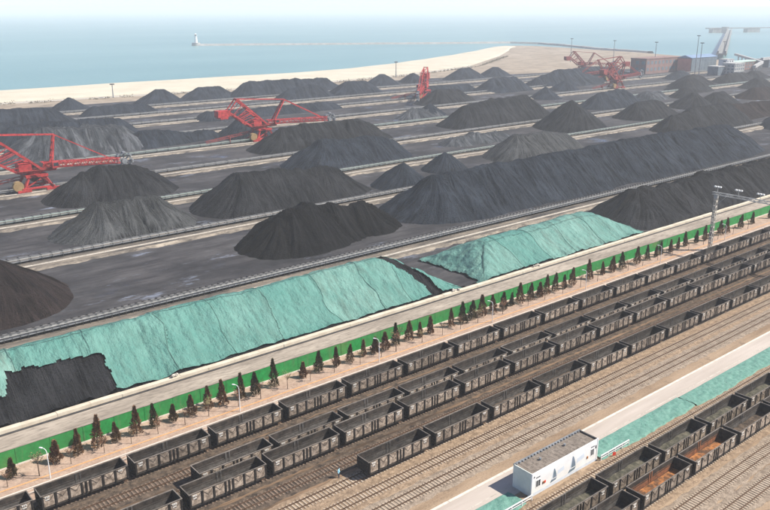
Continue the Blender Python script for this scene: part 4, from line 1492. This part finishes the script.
    cw.box(-27, -20.4, -2.2, 2.2, 15.2, 18.6)
    cw.box(-25.8, -21.4, -2.5, 2.5, 14.2, 15.2)
    cw.build('counterweight', mat, u)
    # boom with front mast
    B = bpy.data.objects.new('boom_assembly', None)
    col.objects.link(B)
    B.parent = u
    B.location = (5, 0, 10.2)
    B.rotation_euler.y = -luff
    L = wheel_out - 5
    bo = MB()
    bo.lattice((-2, 0, 0), (L - 2, 0, 0), 2.4, 2.2, 22, .34)
    bo.box(-2, L - 2, -.55, .55, .25, .55, 0)
    bo.box(-2, L - 3, -2.0, -1.35, -.9, -.8, 0)
    for z_ in (-.3, .15):
        bo.box(-2, L - 3, -2.02, -1.94, z_, z_ + .08, 0)
    bo.build('boom', mat, B)
    fm = MB()
    for s in (-1, 1):
        fm.bar((2.0, s * 1.4, 0), (fmx, s * .9, 12.0), .6, .7)
    fm.bar((fmx, -1.0, 12), (fmx, 1.0, 12), .5)
    for q_ in (.25, .5, .75):
        fm.bar((2 + (fmx - 2) * q_, -1.3 + .4 * q_, 12 * q_), (2 + (fmx - 2) * q_, 1.3 - .4 * q_, 12 * q_), .4)
        fm.bar((2 + (fmx - 2) * q_, -1.3 + .4 * q_, 12 * q_), (2 + (fmx - 2) * (q_ + .25), 1.2 - .4 * q_, 12 * (q_ + .25)), .25)
    fm.build('front_mast', mat, B)
    wl = MB()
    cx = L
    wl.tube((cx, -1.0, -.6), (cx, 1.0, -.6), 1.1, n=12)
    for i in range(24):
        a0, a1 = 2 * math.pi * i / 24, 2 * math.pi * (i + 1) / 24
        for s in (-.8, .8):
            wl.bar((cx + 3.2 * math.cos(a0), s, -.6 + 3.2 * math.sin(a0)), (cx + 3.2 * math.cos(a1), s, -.6 + 3.2 * math.sin(a1)), .3)
    for i in range(8):
        a = 2 * math.pi * i / 8
        wl.bar((cx, 0, -.6), (cx + 3.2 * math.cos(a), 0, -.6 + 3.2 * math.sin(a)), .3, .5)
        c = Vector((cx + 3.5 * math.cos(a), 0, -.6 + 3.5 * math.sin(a)))
        tdir = Vector((-math.sin(a), 0, math.cos(a)))
        wl.bar(c - tdir * .65, c + tdir * .65, 1.9, 1.1)
    wl.build('bucket_wheel', 'grey_steel', B)
    # tie rods (upper works frame)
    ca, sa = math.cos(luff), math.sin(luff)
    def bp(px, pz):
        return Vector((5 + px * ca - pz * sa, 0, 10.2 + px * sa + pz * ca))
    m0 = bp(fmx, 12)
    e0 = bp(L - 6, 1.1)
    for s in (-1, 1):
        MB().bar((-15, s * 1.5, 24.0), (m0.x, s * .9, m0.z), .42).build('tie_rod', mat, u)
        MB().bar((m0.x, s * .9, m0.z), (e0.x, s * 1.1, e0.z), .38).build('tie_rod', mat, u)
    return t
machine(226.5, 378.5, 0, R(-2), 'red bucket-wheel machine in the left centre, boom stretched to the right')
machine(91.0, 328.0, 0, R(-3), 'red bucket-wheel machine cut off by the left picture edge', 'red', 37, True, 3.5)
machine(440, 480.0, R(222), R(-4), 'red machine in the back centre seen end-on as a tall lattice')
machine(764, 566, R(-12), R(-3), 'farthest red machine, left of the thin light masts', 'red_dark')
machine(628, 428.0, R(6), R(2), 'hazy red machine in front of the red town building', 'red_dark')
machine(690, 480.0, R(170), R(-4), 'dark red machine with its boom pointing left below the town', 'red_dark', 44)

# ------------------------------------------------------------------ lighthouse, breakwater, far pier, masts
def ribbon(name, pts, w, z0, z1, mat, label, cat, rough=1.0):
    pts = resample(pts, 80)
    v, f = [], []
    g = random.Random(3)
    for i, p in enumerate(pts):
        a, b = pts[max(i - 1, 0)], pts[min(i + 1, len(pts) - 1)]
        d = (b - a).normalized()
        n = Vector((-d.y, d.x))
        for k, (s, z) in enumerate(((-1.8, z0), (-1, z1), (1, z1), (1.8, z0))):
            q = p + n * (s * w / 2 + g.uniform(-rough, rough) * .4)
            v.append((q.x, q.y, z + (g.uniform(-rough, rough) * .3 if k in (1, 2) else 0)))
    for i in range(len(pts) - 1):
        for j in range(3):
            f.append((i * 4 + j, (i + 1) * 4 + j, (i + 1) * 4 + j + 1, i * 4 + j + 1))
    me = bpy.data.meshes.new(name)
    me.from_pydata(v, [], f)
    me.materials.append(M[mat])
    return tag(link(name, me), label, cat)
ribbon('breakwater', [(757, 1500), (853, 1448), (1010, 1360), (1175, 1262), (1330, 1180), (1345, 1110), (1318, 1030), (1245, 890), (1205, 760)], 10, -2.5, 2.0, 'stone',
       'long pale stone breakwater running out to the lighthouse', 'breakwater')

lh = empty('lighthouse', (757, 1502, 1.8), 'small white lighthouse at the tip of the breakwater', 'lighthouse')
MB().tube((0, 0, -3.5), (0, 0, 2.5), 9, 8, 16).build('base', 'stone', lh)
MB().tube((0, 0, 2.5), (0, 0, 15.5), 3.1, 2.5, 16).build('tower', 'white', lh)
MB().tube((0, 0, 15.5), (0, 0, 16.2), 3.6, 3.6, 16).build('gallery', 'white', lh)
MB().tube((0, 0, 16.2), (0, 0, 18.6), 2.0, 2.0, 12).build('lantern', 'glass', lh)
MB().tube((0, 0, 18.6), (0, 0, 20.6), 2.4, .2, 12).build('cap', 'white', lh)

def mast(x, y, h, label):
    t = empty('light_mast', (x, y, 0), label, 'light mast', 'thin light masts near the sea')
    MB().tube((0, 0, 0), (0, 0, h), .55, .28, 8).build('pole', 'grey_steel', t)
    MB().tube((0, 0, h - .6), (0, 0, h + .1), 1.9, 1.9, 12).build('lamp_ring', 'dark_steel', t)
mast(905, 692, 31, 'thin light mast behind the farthest red machine')
mast(917, 632, 30, 'thin light mast between the two far red machines')
mast(834, 519, 33.5, 'thin light mast in front of the red town building')
mast(830, 466, 42, 'tallest thin light mast, right of the town building')
mast(774, 430, 37, 'thin light mast in front of the white town building')
mast(990, 520, 30, 'faint light mast near the root of the long pier')
mast(250, 650, 11, 'short thin pole on the beach above the leftmost cones')
mast(560, 655, 16, 'short thin pole on the beach left of the end-on machine')

def building(x0, x1, y0, y1, h, wall, roof, label, nwin=(0, 0), pitched=False, stripe=None):
    t = empty('building', (x0, y0, 0), label, 'building', 'port buildings by the sea')
    w, d = x1 - x0, y1 - y0
    wo = MB().box(0, w, 0, d, 0, h).build('wall', wall, t)
    if pitched:
        MB().quad_prism([(-.5, -.5, h), (-.5, d + .5, h), (-.5, d / 2, h + d * .16)], [(w + .5, -.5, h), (w + .5, d + .5, h), (w + .5, d / 2, h + d * .16)]).build('roof', roof, t)
    else:
        MB().box(-.4, w + .4, -.4, d + .4, h, h + .8).build('roof', roof, t)
    nx, nz = nwin
    if nx:
        me = MB().box(-.03, .03, 0, 0.01, 0, 0.01)
        sx_, sz = w / nx, (h - 1.5) / nz
        wm = MB().box(-.28 * sx_, .28 * sx_, -.14, -.01, -.25 * sz, .25 * sz).mesh('window', 'slate')  # grey instead of dark glass, haze put into the window colour
        em = MB().box(-.14, -.01, -.28 * sx_, .28 * sx_, -.25 * sz, .25 * sz).mesh('window', 'slate')
        for i in range(nx):
            for j in range(nz):
                link('window', wm, wo, (sx_ * (i + .5), 0, 1.2 + sz * (j + .5)))
        for i in range(max(1, int(d / sx_))):
            for j in range(nz):
                link('window', em, wo, (0, sx_ * (i + .5), 1.2 + sz * (j + .5)))
    if stripe:
        MB().box(-.3, -.15, .5, d - .5, .4, h - .6).build('end_cladding', stripe, t)
    return t
building(800, 868, 508, 528, 16, 'brick_red', 'brick_red', 'long dull red building behind the hazy coal piles', (9, 2))
building(860, 915, 488, 506, 16, 'slate', 'blue_roof', 'dark hall with bright blue roof and coral end', (8, 3), True, 'coral')
building(905, 921, 470, 480, 13, 'white', 'gallery', 'narrow white tower block beside the blue-roofed hall', (3, 4))
building(858, 880, 436, 450, 12, 'gallery', 'gallery', 'low grey-white building in front of the blue-roofed hall', (5, 3))
building(842, 856, 446, 458, 9, 'slate', 'gallery', 'small grey transfer house beside the low white building', (3, 2))
building(930, 985, 470, 484, 9, 'brick_red', 'pale_green', 'low reddish shed right of the white tower block', (8, 2))
building(1010, 1050, 470, 488, 9, 'slate', 'gallery', 'long grey shed near the quay', (6, 2))
building(905, 918, 372, 386, 15, 'pale_green', 'gallery', 'pale blue-green tower cut off by the right picture edge', (2, 3))
building(960, 990, 430, 442, 6, 'brick_red', 'brick_red', 'flat reddish building among the rightmost piles', (5, 2))

def gallery_bridge(pts, label, z=9.0):
    t = empty('conveyor_bridge', (0, 0, 0), label, 'conveyor', 'raised conveyor bridges at the quay')
    for (a, b) in zip(pts, pts[1:]):
        MB().bar((a[0], a[1], z), (b[0], b[1], z), 3.2, 2.8).build('gallery', 'gallery', t)
        d = math.hypot(b[0] - a[0], b[1] - a[1])
        n = max(2, int(d / 22))
        for i in range(n):
            x, y = a[0] + (b[0] - a[0]) * i / n, a[1] + (b[1] - a[1]) * i / n
            q = MB()
            q.bar((x - 1.4, y, 0), (x - 1, y, z - 1.4), .6)
            q.bar((x + 1.4, y, 0), (x + 1, y, z - 1.4), .6)
            q.build('trestle', 'grey_steel', t)
gallery_bridge([(880, 425), (960, 455), (1100, 560)], 'raised pale conveyor bridge leading to the quay')
gallery_bridge([(990, 470), (1090, 480), (1110, 420)], 'raised conveyor bridge along the quay on the right', 11)

def pier():
    a, b = Vector((1215, 640)), Vector((2400, 1250))
    t = empty('pier', (0, 0, 0), 'long hazy trestle pier running straight out to sea', 'pier')
    d = (b - a).normalized()
    n = Vector((-d.y, d.x))
    w = 14
    L = (b - a).length
    def P(s, o, z):
        q = a + d * s + n * o
        return (q.x, q.y, z)
    dk = MB()
    dk.quad_prism([P(-100, -w / 2, 6), P(L, -w / 2, 6), P(L, w / 2, 6), P(-100, w / 2, 6)], [P(-100, -w / 2, 8), P(L, -w / 2, 8), P(L, w / 2, 8), P(-100, w / 2, 8)])
    dk.build('deck', 'pier', t)
    for o in (-5, 5):
        MB().bar(P(-100, o, 10), P(L, o, 10), 2.2, 3).build('gallery', 'pier', t)
    for i in range(34):
        q = MB()
        s = i * L / 34
        for o in (-5, 5):
            q.tube(P(s, o, -3), P(s, o, 6), 1.3, n=8)
        q.build('pile', 'pier', t)
    j = empty('jetty', (0, 0, 0), 'far hazy jetty with arches at the end of the pier', 'jetty')
    a2, b2 = Vector((2360, 1300)), Vector((3300, 1010))
    d2 = (b2 - a2).normalized()
    L2 = (b2 - a2).length
    MB().bar((a2.x, a2.y, 12), (b2.x, b2.y, 12), 18, 3).build('deck', 'pier', j)
    for i in range(7):
        p = a2 + d2 * (L2 * i / 7 + 40)
        q = MB()
        q.bar((p.x - d2.x * 26, p.y - d2.y * 26, 3), (p.x + d2.x * 26, p.y + d2.y * 26, 4), 16, 13)
        q.build('arch_pier', 'pier', j)
    tw = empty('transfer_tower', (2395, 1262, 0), 'hazy tower where the pier meets the jetty', 'tower')
    MB().box(-7, 7, -7, 7, -3, 15).build('tower_body', 'pier', tw)
    MB().box(-8, 8, -8, 8, 15, 16.5).build('tower_roof', 'pier', tw)
pier()

# scrub line along the dune track
def scrub():
    v, f = [], []
    g = random.Random(9)
    line = resample([(p[0], p[1] - 16) for p in inner[:9]], 420)
    for p in line:
        if g.random() < .35:
            continue
        s = g.uniform(.8, 2.2)
        for k in range(26):
            c = Vector((p.x + g.gauss(0, s), p.y + g.gauss(0, s * .8), abs(g.gauss(0, s * .5)) + .2))
            d1 = Vector((g.uniform(-1, 1), g.uniform(-1, 1), g.uniform(-.2, 1))).normalized() * .7
            d2 = d1.cross(Vector((g.uniform(-1, 1), g.uniform(-1, 1), g.uniform(-1, 1)))).normalized() * .5
            o = len(v)
            v += [tuple(c - d2), tuple(c + d2), tuple(c + d1)]
            f.append((o, o + 1, o + 2))
    me = bpy.data.meshes.new('scrub')
    me.from_pydata(v, [], f)
    me.materials.append(M['drybrush'])
    o = struct(link('scrub', me), 'stuff')
    o['label'] = 'line of dry scrub along the track behind the beach'
    o['category'] = 'scrub'
scrub()

# ------------------------------------------------------------------ worker beside the last wagon
def person():
    t = empty('person', (63.3, 87.4, 0.05), 'person in pale blue jacket standing left of the last wagon', 'person')
    t.rotation_euler.z = R(-60)
    J = {'pel': (0, 0, .95), 'sp': (0, 0, 1.2), 'ch': (0, 0, 1.4), 'nk': (0, 0, 1.52), 'hd': (.02, 0, 1.66), 'tp': (.02, 0, 1.77)}
    Rr = {'pel': .15, 'sp': .145, 'ch': .16, 'nk': .06, 'hd': .10, 'tp': .075}
    E = [('pel', 'sp'), ('sp', 'ch'), ('ch', 'nk'), ('nk', 'hd'), ('hd', 'tp')]
    for s, n in ((-1, 'r'), (1, 'l')):
        J.update({'sh' + n: (0, s * .19, 1.43), 'el' + n: (-.03, s * .27, 1.16), 'wr' + n: (.07, s * .27, .93), 'ha' + n: (.10, s * .26, .83),
                  'hi' + n: (0, s * .10, .90), 'kn' + n: (.03, s * .12, .50), 'an' + n: (-.02, s * .13, .09), 'to' + n: (.16, s * .14, .04)})
        Rr.update({'sh' + n: .085, 'el' + n: .06, 'wr' + n: .042, 'ha' + n: .045, 'hi' + n: .11, 'kn' + n: .075, 'an' + n: .055, 'to' + n: .045})
        E += [('ch', 'sh' + n), ('sh' + n, 'el' + n), ('el' + n, 'wr' + n), ('wr' + n, 'ha' + n), ('pel', 'hi' + n), ('hi' + n, 'kn' + n), ('kn' + n, 'an' + n), ('an' + n, 'to' + n)]
    ks = list(J)
    me = bpy.data.meshes.new('body')
    me.from_pydata([J[k] for k in ks], [(ks.index(a), ks.index(b)) for a, b in E], [])
    o = link('body', me, t)
    sm = o.modifiers.new('skin', 'SKIN')
    for i, k in enumerate(ks):
        sv = me.skin_vertices[0].data[i]
        sv.radius = (Rr[k], Rr[k])
        sv.use_root = (k == 'pel')
    ss = o.modifiers.new('sub', 'SUBSURF')
    ss.levels = ss.render_levels = 1
    dg = bpy.context.evaluated_depsgraph_get()
    em = bpy.data.meshes.new_from_object(o.evaluated_get(dg))
    o.modifiers.clear()
    o.data = em
    em.materials.clear()
    for k in ('blue_cloth', 'dark_cloth', 'skin'):
        em.materials.append(M[k])
    for p in em.polygons:
        c = p.center
        p.material_index = 2 if c.z > 1.54 or (c.z < .9 and abs(c.y) > .2) else (0 if c.z > .86 else 1)
        p.use_smooth = True
    b = MB().tube((.02, 0, 1.70), (.02, 0, 1.80), .125, .07, 12)
    b.build('cap', 'dark_cloth', t)
person()

# ------------------------------------------------------------------ haze: the air between here and the sea
def haze():
    me = MB().box(-13900, 29900, -13900, 29900, -4.0, 82.0).mesh('haze', 'white')
    me.materials.clear()
    m = bpy.data.materials.new('sea_haze')
    m.use_nodes = True
    nt = m.node_tree
    nt.nodes.clear()
    out = nt.nodes.new('ShaderNodeOutputMaterial')
    pv = nt.nodes.new('ShaderNodeVolumePrincipled')
    pv.inputs['Color'].default_value = (0.93, 0.97, 1.0, 1)
    pv.inputs['Density'].default_value = 0.00023
    pv.inputs['Anisotropy'].default_value = 0.0
    nt.links.new(pv.outputs[0], out.inputs['Volume'])
    me.materials.append(m)
    return struct(link('haze', me), 'stuff')
haze()
